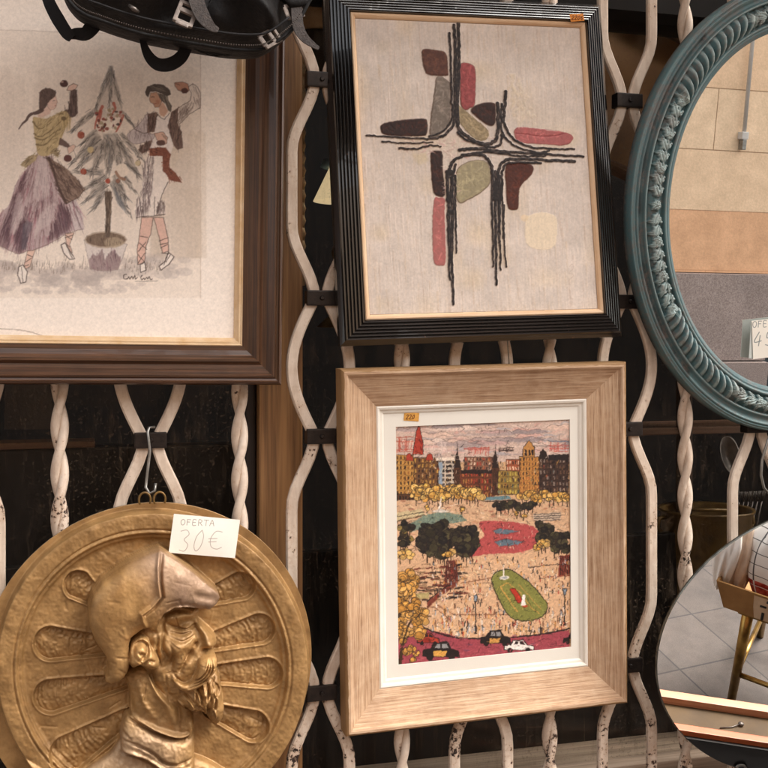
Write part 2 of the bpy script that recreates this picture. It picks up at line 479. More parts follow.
    for P in (z2([(110, 572), (135, 562), (162, 600), (152, 662), (122, 668), (105, 622)]), z2([(360, 442), (384, 430), (414, 480), (442, 525), (412, 530), (376, 492)])):
        r.poly(P, (226, 212, 200), 1, .5, edge=(INK, .9, .85))
    for a, b in (((163, 500), (196, 515)), ((150, 545), (185, 520)), ((140, 572), (168, 560)), ((385, 400), (430, 385)), ((388, 385), (426, 412)), ((395, 440), (412, 455)), ((128, 575), (135, 660)), ((390, 440), (425, 520))):
        r.line(z2([a, b]), .7, INK, .8)
    # body
    r.poly(z1([(290, 300), (330, 315), (322, 345), (252, 375), (238, 352), (262, 330)]), (210, 172, 154), .9)
    r.poly(z1([(305, 270), (330, 245), (352, 222), (360, 245), (362, 260), (370, 270), (362, 282), (360, 296), (345, 318), (320, 318), (302, 300)]), (216, 178, 160), 1, .5, edge=((140, 96, 84), .5, .6))
    r.line(z1([(338, 262), (352, 258)]), .6, INK, .8); r.line(z1([(350, 294), (358, 293)]), .6, (150, 80, 72), .8)
    hair = z1([(250, 242), (256, 204), (288, 183), (328, 184), (357, 206), (350, 236), (328, 252), (305, 278), (288, 308), (262, 326), (250, 300)])
    r.poly(hair, (84, 64, 58), .95, .6, sm=True); r.hatch(hair, 1.2, 60, 3, .6, [(50, 38, 36), (116, 92, 82)], .7, .3)
    r.line(z1([(268, 322), (240, 335), (205, 345), (182, 362), (166, 388), (142, 408), (122, 440)]), 4.2, (78, 58, 54), .9, 1.0, sm=True)
    arm = z1([(398, 330), (438, 318), (452, 200), (470, 186), (492, 192), (498, 340), (480, 362), (440, 372)])
    r.poly(arm, (82, 62, 58), .92, .6); r.hatch(arm, 1.5, 50, 9, .8, [(52, 40, 38), (116, 92, 84)], .6, .15)
    r.poly(z1([(428, 192), (440, 168), (470, 150), (500, 160), (482, 186), (455, 198)]), SK, .9, .5, edge=(INK, .5, .7)); r.dab(*z1([(410, 152)])[0], 4.2, 3.6, (70, 42, 40), .95); r.dab(*z1([(398, 140)])[0], 1.4, 1, (206, 170, 152), .7)
    shawl = z1([(210, 377), (240, 368), (300, 376), (360, 346), (410, 326), (442, 350), (440, 380), (402, 480), (380, 540), (330, 600), (272, 616), (240, 592), (224, 500)])
    r.poly(shawl, (182, 156, 108), .95, .6, sm=True)
    for k, P in enumerate(([(212, 395), (255, 440), (330, 400)], [(220, 470), (262, 490), (340, 440), (400, 380)], [(225, 500), (280, 510), (350, 460)], [(232, 540), (290, 540), (360, 470)])):
        r.line(z1(P), 2.0, (104, 84, 54), .75, .5, sm=True)
    r.hatch(shawl, 2.2, 110, 9, .8, [(112, 92, 60), (208, 184, 136), (134, 112, 70)], .6, .35)
    for P in (z1([(128, 672), (180, 616), (244, 604), (230, 640), (170, 690)]), z1([(322, 592), (350, 565), (376, 602), (370, 622)])):
        r.poly(P, (150, 126, 88), .85, .8); r.hatch(P, 2.4, 36, 6, .8, [(96, 78, 54), (186, 160, 116)], .7, .3)
    for i in range(16):
        x = 395 + i * 4; r.line(z1([(x, 380 - i), (x + 8 - i, 430 + rr.uniform(0, 50))]), .7, rr.choice([(150, 126, 80), (196, 168, 116)]), .8, .3)
    r.dab(*z1([(408, 374)])[0], 2.6, 2, (96, 76, 52), .8)
    r.poly(z1([(386, 495), (440, 535), (452, 555), (430, 562), (376, 540)]), (92, 70, 64), .92, .6)
    r.poly(z1([(430, 562), (470, 540), (486, 552), (470, 582), (440, 602)]), SK, .85, .5, edge=(INK, .4, .6)); r.dab(*z1([(434, 630)])[0], 4, 3.6, (88, 48, 44), .95)
    r.line(z1([(470, 575), (486, 625), (450, 655)]), .5, INK, .6, sm=True)
    # ---- tree in its pot
    z3 = lambda p: Z(p, 6.4, 60, 55); z4 = lambda p: Z(p, 5.69, 70, 165)
    GR = [(92, 84, 78), (124, 114, 106), (74, 68, 66), (150, 140, 130), (112, 110, 110)]
    r.poly(z3([(315, 70), (332, 70), (350, 180), (365, 290), (400, 360), (380, 400), (240, 400), (228, 340), (275, 240), (305, 140)]), (176, 160, 148), .6, 1)
    def frond(a, b, w, n=26, sp=.5):
        a, b = np.array(a), np.array(b); L = np.hypot(*(b - a)); g = math.atan2(*(b - a)[::-1])
        nrm = np.array([-math.sin(g), math.cos(g)])
        mid = (a + b)/2 + nrm * 0
        r.poly([a + nrm*w*.35, mid + nrm*w*.5, b, mid - nrm*w*.5, a - nrm*w*.35], (136, 124, 114), .55, 1)
        for i in range(n):
            t = rr.uniform(0, .95); p = a + (b - a)*t + nrm*rr.gauss(0, w*.22*(1 - .5*t)); q = p + (b - a)/L * rr.uniform(4, 9) + nrm*rr.gauss(0, 1.4)
            r.line([p, q], .9, rr.choice(GR), .75, .3)
    c = np.array(z3([(325, 60)])[0])
    frond(z3([(322, 90)])[0], z3([(228, 350)])[0], 6, 34); frond(z3([(330, 90)])[0], z3([(405, 380)])[0], 5, 26); frond(z3([(325, 70)])[0], z3([(318, 330)])[0], 6, 34)
    frond(z3([(230, 350)])[0], z3([(66, 492)])[0], 7, 34); frond(z3([(395, 360)])[0], z3([(470, 458)])[0], 4, 18)
    for a, b, w, n in (((235, 480), (125, 580), 6, 22), ((250, 510), (70, 700), 8, 34), ((270, 540), (95, 745), 10, 44), ((290, 560), (200, 765), 10, 40), ((330, 540), (300, 768), 12, 46), ((390, 500), (530, 672), 6, 26), ((380, 560), (510, 790), 8, 34), ((350, 560), (400, 770), 9, 30), ((300, 500), (330, 700), 12, 40), ((240, 520), (160, 640), 6, 20), ((340, 500), (430, 640), 8, 26)):
        frond(z3([a])[0], z3([b])[0], w, n)
    for a, b, w, n in (((190, 40), (30, 40), 7, 20), ((205, 60), (85, 140), 8, 30), ((205, 100), (85, 210), 9, 36), ((205, 140), (115, 270), 7, 30), ((240, 90), (335, 285), 10, 44), ((250, 60), (325, 190), 7, 26), ((270, 20), (376, 158), 6, 26), ((310, -20), (400, 65), 5, 20)):
        frond(z4([a])[0], z4([b])[0], w, n)
    r.poly(z4([(245, 120), (300, 200), (320, 275), (270, 220)]), (84, 92, 104), .5, 1.5)
    red = (168, 66, 50)
    for P in ([(270, 330), (240, 400), (222, 470)], [(345, 310), (352, 340), (338, 372)], [(400, 390), (385, 440), (360, 490)], [(262, 360), (250, 440)]): r.line(z3(P), 3.2, red, .75, 1.4, sm=True)
    for i in range(46):
        x, y = rr.uniform(235, 390), rr.uniform(345, 490)
        r.dab(*z3([(x, y)])[0], rr.uniform(.9, 2.2), rr.uniform(.9, 2), rr.choice([(96, 40, 36), (64, 44, 42), (190, 150, 132), (132, 56, 46), (210, 196, 180), (150, 130, 100)]), .85)
    r.line(z3([(235, 495), (270, 505), (330, 500), (390, 495)]), 1.2, (206, 192, 178), .8, sm=True)
    trunk = z4([(198, 150), (238, 150), (236, 250), (226, 410), (198, 412), (204, 300)])
    r.poly(z4([(80, 425), (115, 592), (190, 604), (272, 598), (326, 450)]), (206, 192, 184), 1, .6, edge=((100, 80, 76), .5, .6))
    pat = z4([(108, 540), (130, 505), (155, 520), (180, 478), (200, 540), (225, 500), (255, 482), (290, 540), (272, 596), (190, 603), (116, 592)])
    r.poly(pat, (142, 116, 116), .85, 1); r.hatch(pat, 1.5, 80, 7, .8, [(96, 72, 78), (120, 84, 92), (166, 140, 140)], .6, .1)
    r.dab(*z4([(203, 425)])[0], 21.4, 8.6, (176, 154, 134), 1, .6); r.dab(*z4([(203, 425)])[0], 20, 7, (110, 88, 72), .95, .8)
    r.dab(*z4([(250, 440)])[0], 10, 5, (176, 154, 124), .7, 1.5); r.hatch(z4([(90, 415), (200, 385), (310, 420), (300, 450), (200, 465), (100, 440)]), 1.5, 60, 4, .7, [(70, 54, 46), (150, 128, 104)], .6)
    r.poly(trunk, (92, 74, 62), .95, .5); r.hatch(trunk, 1.55, 50, 8, .8, [(56, 44, 38), (140, 118, 98)], .6, .15)
    for x, y, q, cc in ((81, 135, 3.8, (150, 62, 44)), (83.5, 171.5, 3.1, (158, 60, 42)), (108, 181, 2.6, (164, 58, 40)), (90.5, 150, 3.4, (196, 170, 118)), (138, 163, 2.9, (190, 168, 126)), (118, 181, 2.2, (140, 84, 64))):
        r.dab(x, y, q, q, cc, .92, .5, .2); r.line([(x - q*.4, y - q*.9), (x + q*.3, y - q*1.3)], .6, INK, .7); r.line([(x+q*.8, y-q*.5), (x+q*.9, y+q*.4), (x+q*.2, y+q*.95)], .5, (90, 50, 40), .6, sm=True)
    r.dab(122, 170.5, 6.4, 7.2, (226, 206, 186), .95, .6); r.line(z4([(262, 40), (280, 70), (310, 82)]), 2.6, (140, 96, 72), .8, sm=True)
    # ---- man
    z5 = lambda p: Z(p, 6.98, 120, 70); z6 = lambda p: Z(p, 5.905, 110, 170)
    r.poly(z5([(400, 270), (455, 235), (492, 212), (498, 160), (474, 118), (508, 96), (540, 120), (562, 165), (560, 262), (480, 312), (415, 380), (400, 340)]), (214, 196, 182), .95, .6, edge=(INK, .6, .7))
    r.hatch(z5([(405, 290), (470, 245), (520, 250), (480, 310), (415, 375)]), 2.0, 70, 9, .7, [(92, 74, 68), (130, 110, 100)], .6, .2); r.hatch(z5([(510, 120), (555, 170), (555, 255), (520, 250)]), 1.2, 24, 9, .6, [(130, 108, 98)], .6, .2)
    r.poly(z5([(378, 92), (390, 86), (440, 84), (476, 96), (482, 140), (462, 162), (410, 142), (385, 118)]), (176, 118, 92), .95, .5, edge=(INK, .5, .7)); r.dab(*z5([(450, 144)])[0], 3.4, 2.6, (76, 46, 40), .95)
    r.line(z5([(378, 92), (420, 104)]), .6, INK, .7)
    shirt = z5([(255, 320), (300, 335), (345, 300), (345, 420), (372, 540), (352, 590), (300, 545), (205, 545), (235, 440)])
    r.poly(shirt, (222, 208, 200), 1, .6)
    sl = z5([(195, 308), (150, 360), (100, 410), (58, 440), (50, 462), (62, 492), (110, 516), (190, 500), (225, 488), (240, 450), (200, 432)])
    r.poly(sl, (190, 174, 172), .95, .6, sm=True, edge=(INK, .5, .5)); r.hatch(sl, 1.5, 90, 9, .6, [(110, 92, 94), (140, 122, 122)], .55, .2)
    r.line(z5([(100, 412), (160, 440), (200, 434)]), .7, INK, .7, sm=True)
    for V_ in (z5([(194, 306), (262, 295), (250, 380), (240, 432), (190, 436)]), z5([(150, 528), (226, 490), (206, 560), (155, 582), (128, 558)]), z5([(360, 292), (408, 264), (402, 370), (430, 440), (440, 545), (402, 558), (372, 520), (334, 390)])):
        r.poly(V_, (98, 74, 66), .95, .6); r.hatch(V_, 1.7, 70, 6, .9, [(58, 42, 40), (126, 98, 86), (78, 56, 50)], .65, .25)
    r.poly(z5([(270, 250), (302, 225), (335, 285), (312, 325), (280, 318)]), (198, 150, 124), .95); r.line(z5([(262, 310), (285, 335), (310, 345), (345, 302)]), .8, INK, .6)
    r.poly(z5([(214, 160), (255, 155), (278, 190), (292, 222), (270, 260), (243, 262), (234, 236), (210, 226), (206, 200)]), (186, 134, 104), .95, .5, sm=False, edge=(INK, .45, .6))
    r.line(z5([(218, 190), (240, 188)]), .7, INK, .85); r.line(z5([(232, 238), (252, 236)]), .8, (130, 60, 52), .8); r.dab(*z5([(262, 222)])[0], 2, 2.4, (170, 104, 78), .6, 1)
    hairm = z5([(262, 160), (330, 178), (338, 215), (362, 250), (356, 292), (334, 280), (318, 232), (290, 215), (276, 190)])
    r.poly(hairm, (88, 76, 68), .95); r.hatch(hairm, 1.2, 40, 7, .6, [(48, 40, 38), (150, 138, 122)], .6)
    hat = z5([(176, 150), (190, 116), (240, 97), (302, 103), (350, 140), (356, 170), (330, 182), (280, 160), (250, 150), (212, 152), (196, 190), (180, 172)])
    r.poly(hat, (72, 60, 54), .97, .5); r.hatch(z5([(230, 120), (300, 118), (330, 150), (280, 150), (230, 140)]), .3, 24, 7, .7, [(140, 126, 110), (110, 96, 84)], .6)
    r.poly(z5([(236, 442), (300, 430), (332, 470), (326, 512), (300, 526), (258, 490)]), (206, 160, 138), .95, .5, edge=(INK, .45, .7)); r.dab(*z5([(284, 508)])[0], 4.6, 2.8, (86, 58, 52), .95)
    for k in range(3): r.line(z5([(290 + k*10, 450 + k*12), (326, 468 + k*12)]), .5, INK, .6)
    tr = z6([(95, -2), (160, -10), (215, 5), (238, 55), (226, 72)]) # placeholder hem direction
    tro = [(149, 156), (163, 156), (168, 182), (160.5, 200), (165, 206), (165, 213.5), (157.5, 214), (154, 216), (142, 216.5), (135.5, 218), (136, 207), (142, 192), (143, 170)]
    r.poly(tro, (222, 206, 194), 1, .6)
    r.hatch([(149, 157), (154, 160), (152, 190), (148, 214), (135.5, 218), (136, 207), (142, 192), (143, 170)], 1.6, 150, 11, .9, [(96, 78, 78), (134, 114, 114), (76, 60, 62)], .6, .12)
    r.hatch([(158, 203), (165, 206), (165, 213), (156, 213)], 1.6, 40, 8, .9, [(86, 68, 66), (120, 100, 96)], .6, .12)
    r.line([(168, 182), (162, 195), (157, 214)], .8, INK, .7, sm=True); r.line([(154.5, 197), (154.5, 215)], .9, INK, .6); r.line([(136, 218), (142, 216.5), (154, 216), (165, 214)], .7, INK, .8)
    sash = z5([(204, 548), (260, 540), (318, 540), (356, 590), (345, 622), (300, 602), (205, 600)])
    tail = z5([(296, 600), (346, 610), (342, 678), (392, 722), (420, 768), (432, 790), (350, 768), (300, 700)])
    for P in (sash, tail): r.poly(P, (116, 60, 44), .97, .6); r.hatch(P, .5, 50, 3.5, .9, [(74, 36, 30), (150, 88, 64)], .6, .5)
    for k in range(7): r.line(z6([(345 + k*11, 40), (352 + k*11 + rr.uniform(-4, 8), 75 + rr.uniform(-6, 14) - k*3)]), .9, (120, 56, 42), .9, .4)
    for P in (z6([(186, 278), (254, 280), (242, 370), (212, 450), (206, 540), (165, 560), (160, 470), (175, 380)]), z6([(258, 280), (316, 280), (342, 400), (346, 480), (310, 492), (290, 400)])):
        r.poly(P, (212, 166, 148), .95, .6, edge=(INK, .7, .7))
    for P in (z6([(178, 560), (205, 545), (214, 590), (180, 606)]), z6([(346, 485), (378, 512), (352, 552), (302, 592), (290, 570), (322, 540)])):
        r.poly(P, (228, 214, 202), 1, .5, edge=(INK, .9, .85))
    for a, b in (((180, 392), (222, 400)), ((172, 430), (218, 470)), ((212, 425), (168, 480)), ((165, 500), (205, 545)), ((206, 490), (165, 550)), ((290, 420), (340, 400)), ((296, 440), (344, 430)), ((300, 460), (340, 440)), ((304, 490), (352, 495)), ((345, 490), (318, 560)), ((356, 500), (330, 545))):
        r.line(z6([a, b]), .7, INK, .85)
    # signature
    r.line(z4([(322, 622), (306, 626), (308, 646), (326, 648), (334, 636), (340, 648), (352, 634), (358, 646), (368, 628), (372, 648), (384, 640)]), .8, INK, .9, sm=True)
    r.line(z4([(412, 630), (402, 640), (408, 652), (420, 644), (426, 652), (436, 640), (442, 650), (452, 636), (458, 652), (468, 648)]), .8, INK, .9, sm=True)
    r.line(z4([(372, 662), (500, 660)]), .5, INK, .6)
    # curling edge line at the bottom left of the mount
    r.line([(-20, 331), (0, 329), (18, 330), (32, 332.5), (45, 337)], .8, (140, 118, 104), .8, sm=True)
    lum = r.a @ np.array([.3, .59, .11]); r.a = (r.a*.84 + lum[..., None]*.16)*.93 + np.array((232, 216, 202))*.07
    return finish(r, .3, 2.5, .035)

def paint_abstract():
    S = 3; r = Ras(335, 0, 625, 335, S, (204, 189, 177))
    rr = random.Random(9); H, W = r.H, r.W
    nz = vnoise((H, W), 60, 1)*.5 + vnoise((H, W), 22, 2)*.3 + vnoise((H, W), 8, 3)*.2
    r.a *= (0.93 + .14*nz)[..., None]
    r.h = .12*vnoise((H, W), 7, 8) + .2*vnoise((H, W), 25, 9)
    yellow = vnoise((H, W), 70, 21); r.a *= (1 - .10*np.clip(yellow - .55, 0, 1)[..., None]*np.array([0, .5, 1.8]))
    for i in range(1700):     # dragged brush marks
        x, y = rr.uniform(350, 610), rr.uniform(8, 322); l = rr.uniform(8, 40)
        c = rr.choice([(216, 198, 184), (196, 174, 158), (208, 188, 170), (184, 160, 142), (220, 204, 190), (202, 178, 150)])
        r.line([(x, y), (x + l*.055, y + l)], rr.uniform(.5, 2.4), c, rr.uniform(.12, .45), .4, dry=.6, hgt=rr.uniform(.0, .7))
    def blob(P, c, c2=None, h=.75, edge=True, n=140):
        P = spline(P)
        r.poly(P, c, 1, .5, hgt=h)
        if c2: r.poly(P, np.array(c2)*.82, .75, .5, tex=.95, hgt=h*1.25)
        for i in range(n):
            k = P[rr.randrange(len(P))]*.5 + P[rr.randrange(len(P))]*.5
            f = rr.uniform(.75, 1.3); cc = np.clip(np.array(c2 if c2 and rr.random() < .5 else c)*f, 0, 255)
            g = rr.uniform(0, 3.1); l = rr.uniform(1.2, 4.5); ex, ey = math.cos(g)*l*1.25, math.sin(g)*l*1.25
            if not inside(np.array([k[0], k[0] - ex, k[0] + ex]), np.array([k[1], k[1] - ey, k[1] + ey]), P).all(): continue
            r.line([(k[0]-math.cos(g)*l, k[1]-math.sin(g)*l), (k[0]+math.cos(g)*l, k[1]+math.sin(g)*l)], rr.uniform(.7, 2), cc, .35, .4, hgt=h*rr.uniform(.7, 1.3))
        if edge: r.line(np.vstack([P, P[:1]]), .8, (96, 74, 62), .6, hgt=h*.5)
    q1 = lambda p: Z(p, 6.4, 360, 20); q2 = lambda p: Z(p, 5.908, 470, 60); q3 = lambda p: Z(p, 6.4, 360, 120); q4 = lambda p: Z(p, 5.12, 420, 180)
    blob(q1([(398, 195), (430, 188), (490, 195), (548, 215), (562, 330), (550, 357), (440, 350), (412, 315), (400, 260)]), (104, 64, 48), (84, 50, 40))
    blob(q1([(490, 370), (520, 362), (560, 390), (575, 430), (574, 640), (540, 700), (490, 748), (448, 738), (452, 640), (470, 500), (482, 420)]), (142, 128, 116), (122, 108, 96))
    blob(q1([(640, 290), (680, 276), (720, 290), (738, 330), (734, 530), (700, 565), (672, 575), (645, 540), (640, 400)]), (166, 82, 80), (150, 70, 70))
    blob(q1([(130, 685), (160, 660), (240, 645), (330, 636), (405, 632), (428, 650), (428, 725), (390, 742), (230, 742), (150, 730)]), (76, 38, 26), (40, 26, 24), n=120)
    blob(q2([(5, 300), (30, 270), (90, 252), (142, 256), (150, 290), (146, 370), (120, 390), (80, 370), (30, 330)]), (70, 36, 26), (46, 28, 24), n=90)
    blob(q2([(-90, 250), (-40, 290), (20, 340), (80, 390), (108, 420), (105, 460), (70, 478), (20, 460), (-40, 400), (-85, 330)]), (168, 148, 116), (150, 130, 98), edge=False)
    r.line(q2([(-90, 250), (-40, 290), (20, 340), (80, 390), (108, 420)]), .7, (110, 90, 70), .7)
    blob(q2([(262, 415), (300, 398), (430, 410), (460, 418), (560, 428), (606, 455), (590, 490), (540, 506), (470, 500), (380, 496), (290, 485), (265, 450)]), (172, 92, 90), (186, 108, 104), edge=False)
    r.line(q2([(270, 435), (340, 440), (420, 452), (500, 448), (560, 432)]), .9, (130, 60, 60), .8, hgt=.3, sm=True); r.line(q2([(262, 415), (300, 398), (430, 410), (560, 428), (606, 455), (590, 490), (540, 506)]), .6, (120, 64, 60), .6, sm=True)
    # thick cream scumble beside the pink bar
    for i in range(60):
        t = rr.random(); x = 235 + rr.uniform(-5, 40 + 130*t); y = 75 + 300*t
        r.line(q2([(x, y), (x + rr.uniform(-30, 30), y + rr.uniform(5, 40))]), 3.0, rr.choice([(208, 190, 166), (214, 198, 176), (204, 184, 158)]), .35, 1.5, hgt=rr.uniform(.3, .7))
    blob(q3([(455, 205), (490, 200), (525, 210), (530, 330), (540, 430), (542, 480), (515, 492), (475, 470), (460, 400), (452, 280)]), (72, 38, 26), (42, 28, 26), n=100)
    blob(q3([(476, 505), (505, 498), (540, 505), (540, 600), (545, 740), (548, 880), (540, 925), (520, 932), (478, 920), (466, 840), (464, 640)]), (172, 96, 92), (186, 116, 108), edge=False, n=90)
    blob(q3([(615, 340), (650, 290), (720, 260), (790, 262), (826, 300), (830, 400), (790, 450), (740, 485), (690, 510), (648, 530), (620, 510), (612, 430)]), (160, 147, 114), (172, 158, 126))
    blob(q2([(215, 620), (300, 612), (360, 620), (374, 650), (350, 690), (310, 730), (290, 770), (286, 840), (280, 880), (240, 885), (220, 860), (212, 760)]), (98, 46, 28), (76, 36, 26), n=100)
    blob(q4([(540, 200), (565, 180), (620, 166), (680, 178), (702, 210), (698, 300), (680, 345), (620, 358), (560, 340), (538, 300)]), (218, 199, 174), None, h=.35, edge=False, n=0); r.dab(*q4([(535, 195)])[0], 4, 3.4, (216, 192, 160), .8)
    for P in (q3([(330, 220), (420, 210), (440, 260), (380, 290)]), ): r.poly(P, (196, 176, 140), .5, 3)
    # pale scraped mortar round the crossing
    for i in range(160):
        x, y = rr.choice([(rr.uniform(395, 445), rr.uniform(140, 152)), (rr.uniform(443, 456), rr.uniform(140, 200)), (rr.uniform(446, 500), rr.uniform(136, 158))])
        r.line([(x, y), (x + rr.uniform(-7, 7), y + rr.uniform(-2, 5))], rr.uniform(.8, 1.8), rr.choice([(204, 180, 166), (216, 196, 180), (186, 158, 146), (196, 156, 148)]), .55, .4, hgt=rr.uniform(.2, .8))
    K = (30, 23, 22)
    def cord(P, w=2.0, w2=None, sm=True):
        P = spline(P, False, 8); n = len(P)
        P = P + np.array([[rr.gauss(0, .3), rr.gauss(0, .3)] for _ in range(n)])
        r.line(P, w + .8, (120, 98, 86), .45, None if w2 is None else w2 + .5)
        r.line(P, w*1.6, K, .97, None if w2 is None else w2*1.45, dry=.35, hgt=1.6)
        for i in range(0, n - 1):
            if rr.random() < .35: r.line([P[i], P[i]*.4 + P[i+1]*.6], w*.4, (104, 84, 74), .7, hgt=1.5)
    A = lambda p: Z(p, 2.4, 320, 0)      # zoom [320,0,640,200]
    B = lambda p: Z(p, 2.4, 320, 180)
    cord(A([(331, 50), (333, 120), (331, 200), (330, 290), (340, 318), (380, 342), (410, 344), (425, 325), (427, 250)]), 2.1)
    cord(A([(321, 62), (324, 120), (322, 200), (322, 290), (300, 322), (270, 333), (200, 330), (112, 326)]), 2.1, 1.3)
    cord(A([(310, 80), (314, 160), (315, 240), (316, 285), (295, 315), (262, 328)]), 1.6, 1.2)
    cord(A([(326, 130), (327, 220), (327, 300)]), 1.2)
    cord(A([(446, 220), (441, 270), (443, 300), (460, 330), (500, 352), (560, 358), (610, 358)]), 2.0, 1.3)
    cord(A([(436, 250), (434, 300), (440, 325), (470, 352), (520, 366), (550, 362)]), 1.6, 1.1)
    cord(A([(330, 318), (350, 335), (400, 352), (430, 348), (437, 320)]), 1.5)
    cord(A([(335, 360), (380, 358), (470, 366), (560, 372), (632, 376)]), 2.2, 1.5)
    cord(A([(340, 372), (400, 366), (480, 375), (540, 374)]), 1.6, 1.2)
    cord(A([(610, 388), (560, 386), (480, 382), (440, 388), (428, 410), (424, 450), (426, 480)]), 1.9)
    cord(A([(530, 392), (470, 390), (445, 396), (436, 420), (434, 480)]), 1.5)
    cord(A([(305, 480), (306, 430), (316, 392), (345, 374), (385, 372), (408, 392), (414, 430), (416, 480)]), 1.9)
    cord(A([(316, 480), (317, 430), (325, 395)]), 1.6)
    cord(A([(190, 356), (230, 358), (262, 350), (290, 352)]), 1.5, 1.0); cord(A([(150, 340), (200, 344), (270, 342)]), 1.2, .9)
    for P, w in (([(304, -20), (306, 60), (308, 140), (311, 240)], 2.0), ([(315, -20), (317, 90), (316, 190), (320, 298)], 2.3), ([(324, -10), (324, 60), (326, 120), (327, 176)], 1.6), ([(311, 30), (312, 120), (314, 200)], 1.3),
                 ([(413, -15), (412, 60), (414, 140), (415, 208)], 1.7), ([(421, -20), (420, 80), (422, 180), (423, 252)], 2.1), ([(430, -10), (430, 60), (431, 140), (432, 216)], 1.7), ([(437, 0), (437, 60), (440, 120), (446, 210)], 1.4), ([(427, 0), (428, 80), (428, 150)], 1.2), ([(441, 60), (441, 100), (438, 140)], 1.2)):
        cord(B(P), w, w*.75)
    r.line(B([(598, 208), (604, 202), (608, 212), (598, 222), (608, 228), (602, 236)]), .5, (180, 156, 140), .6, sm=True)
    return finish(r, .28, 2.6, .04)

def paint_city():
    S = 3.4; r = Ras(390, 412, 577, 672, S, (206, 170, 130)); rr = random.Random(4)
    a = lambda p: Z(p, 4.042, 390, 415); b = lambda p: Z(p, 4.042, 390, 535)
    K = (44, 34, 32); OC = (192, 146, 78); BR = (112, 74, 48); DK = (54, 40, 36); CR = (226, 206, 180); RD = (178, 70, 52); YE = (216, 172, 88)
    def rnd(c, f=.12): g = 1 + rr.uniform(-f, f); return tuple(np.clip(np.array(c)*g, 0, 255))
    # sky
    r.poly(a([(0, 0), (750, 0), (750, 190), (0, 190)]), (204, 182, 168))
    for i in range(130):
        x, y = rr.uniform(10, 720), rr.uniform(35, 165); l = rr.uniform(20, 90)
        r.line(a([(x, y), (x + l*.5, y - rr.uniform(-6, 12)), (x + l, y + rr.uniform(-8, 8))]), rr.uniform(1.4, 4), rr.choice([(222, 196, 182), (176, 164, 160), (226, 210, 196), (204, 160, 148), (164, 150, 148), (216, 178, 166), (170, 174, 184)]), .55, .6, sm=True)
    for i in range(22):
        x, y = rr.uniform(250, 720), rr.uniform(35, 130); r.line(a([(x, y), (x + rr.uniform(-40, 60), y + rr.uniform(-25, 25)), (x + rr.uniform(20, 90), y + rr.uniform(-10, 30))]), .5, (112, 96, 92), .6, sm=True)
    r.line(a([(20, 60), (150, 50), (240, 62)]), 1.2, (150, 130, 122), .7)
    for i in range(26):      # banked clouds with drawn edges
        x, y = rr.uniform(0, 700), rr.uniform(38, 150); l = rr.uniform(70, 190); hgt_ = rr.uniform(6, 17)
        P = [(x, y), (x + l*.2, y - hgt_), (x + l*.45, y - hgt_*.5), (x + l*.7, y - hgt_*1.1), (x + l, y - hgt_*.1), (x + l*.6, y + hgt_*.35), (x + l*.25, y + hgt_*.4)]
        r.poly(a(P), rr.choice([(232, 214, 200), (178, 162, 158), (214, 176, 164), (154, 142, 142), (222, 196, 178), (196, 166, 160)]), .8, .8, sm=True)
        r.line(a(P[:5]), .5, (108, 90, 86), .6, sm=True)

    # roof signs as red and white scaffolding letters
    for x0, x1, y0, y1, c in ((25, 95, 85, 150, RD), (150, 230, 100, 155, (224, 206, 196)), (300, 400, 125, 165, (190, 90, 78)), (645, 722, 105, 150, (182, 78, 68)), (440, 500, 125, 150, DK)):
        for i in range(16):
            x = rr.uniform(x0, x1); r.line(a([(x, y1 - rr.uniform(0, 12)), (x + rr.uniform(-4, 6), y0 + rr.uniform(0, 20))]), .6, rnd(c), .55)
        for i in range(4): y = rr.uniform(y0, y1); r.line(a([(x0, y), (x1, y + rr.uniform(-4, 4))]), .7, rnd(c), .75)
    r.line(a([(640, 104), (722, 108)]), 1, (96, 110, 130), .8)
    def block(P, c, cols, rows, wc, al=.85, ww=None):
        P = np.array(P, float); r.poly(a(P), c, 1, .4)
        x0, y0 = P.min(0); x1, y1 = P.max(0)
        for i in range(cols):
            for j in range(rows):
                x = x0 + (i + .5)*(x1 - x0)/cols; y = y0 + (j + .55)*(y1 - y0)/rows
                if not inside(np.array([x]), np.array([y]), P)[0]: continue
                w = (ww or .45)*(x1 - x0)/cols/2; h = .3*(y1 - y0)/rows
                r.poly(a([(x - w, y - h), (x + w, y - h), (x + w, y + h), (x - w, y + h)]), rnd(wc if not isinstance(wc, list) else rr.choice(wc)), al, .3)
        for j in range(rows): y = y0 + j*(y1 - y0)/rows; r.line(a([(x0, y), (x1, y)]), .45, rnd(np.array(c)*.6), .6)
        r.line(a(np.vstack([P, P[:1]])), .6, K, .7)
    block([(280, 225), (422, 225), (422, 335), (280, 335)], (118, 68, 46), 13, 4, [OC, RD, K, (200, 120, 70)])
    r.poly(a([(286, 222), (420, 215), (415, 236), (282, 238)]), DK)
    block([(300, 170), (420, 170), (420, 222), (300, 222)], (140, 100, 80), 10, 3, [CR, RD, DK])
    block([(95, 172), (200, 172), (200, 300), (95, 300)], (120, 84, 52), 7, 6, [OC, DK, YE]); block([(196, 180), (277, 180), (277, 288), (196, 288)], (214, 200, 180), 3, 6, [K, (90, 80, 76)], .9, .8)
    r.poly(a([(198, 190), (212, 190), (212, 285), (198, 285)]), (150, 166, 180)); r.poly(a([(185, 172), (280, 172), (278, 184), (188, 184)]), (232, 218, 200))
    block([(22, 162), (96, 162), (96, 345), (22, 345)], OC, 5, 9, [(100, 66, 36), DK, (150, 100, 50)]); block([(22, 320), (96, 320), (96, 388), (22, 388)], (96, 66, 44), 6, 2, [K])
    r.poly(a([(92, 160), (103, 85), (112, 48), (120, 48), (130, 92), (136, 160)]), RD, 1, .4, edge=(K, .6, .8)); r.line(a([(115, 50), (116, 18)]), .7, K, .9)
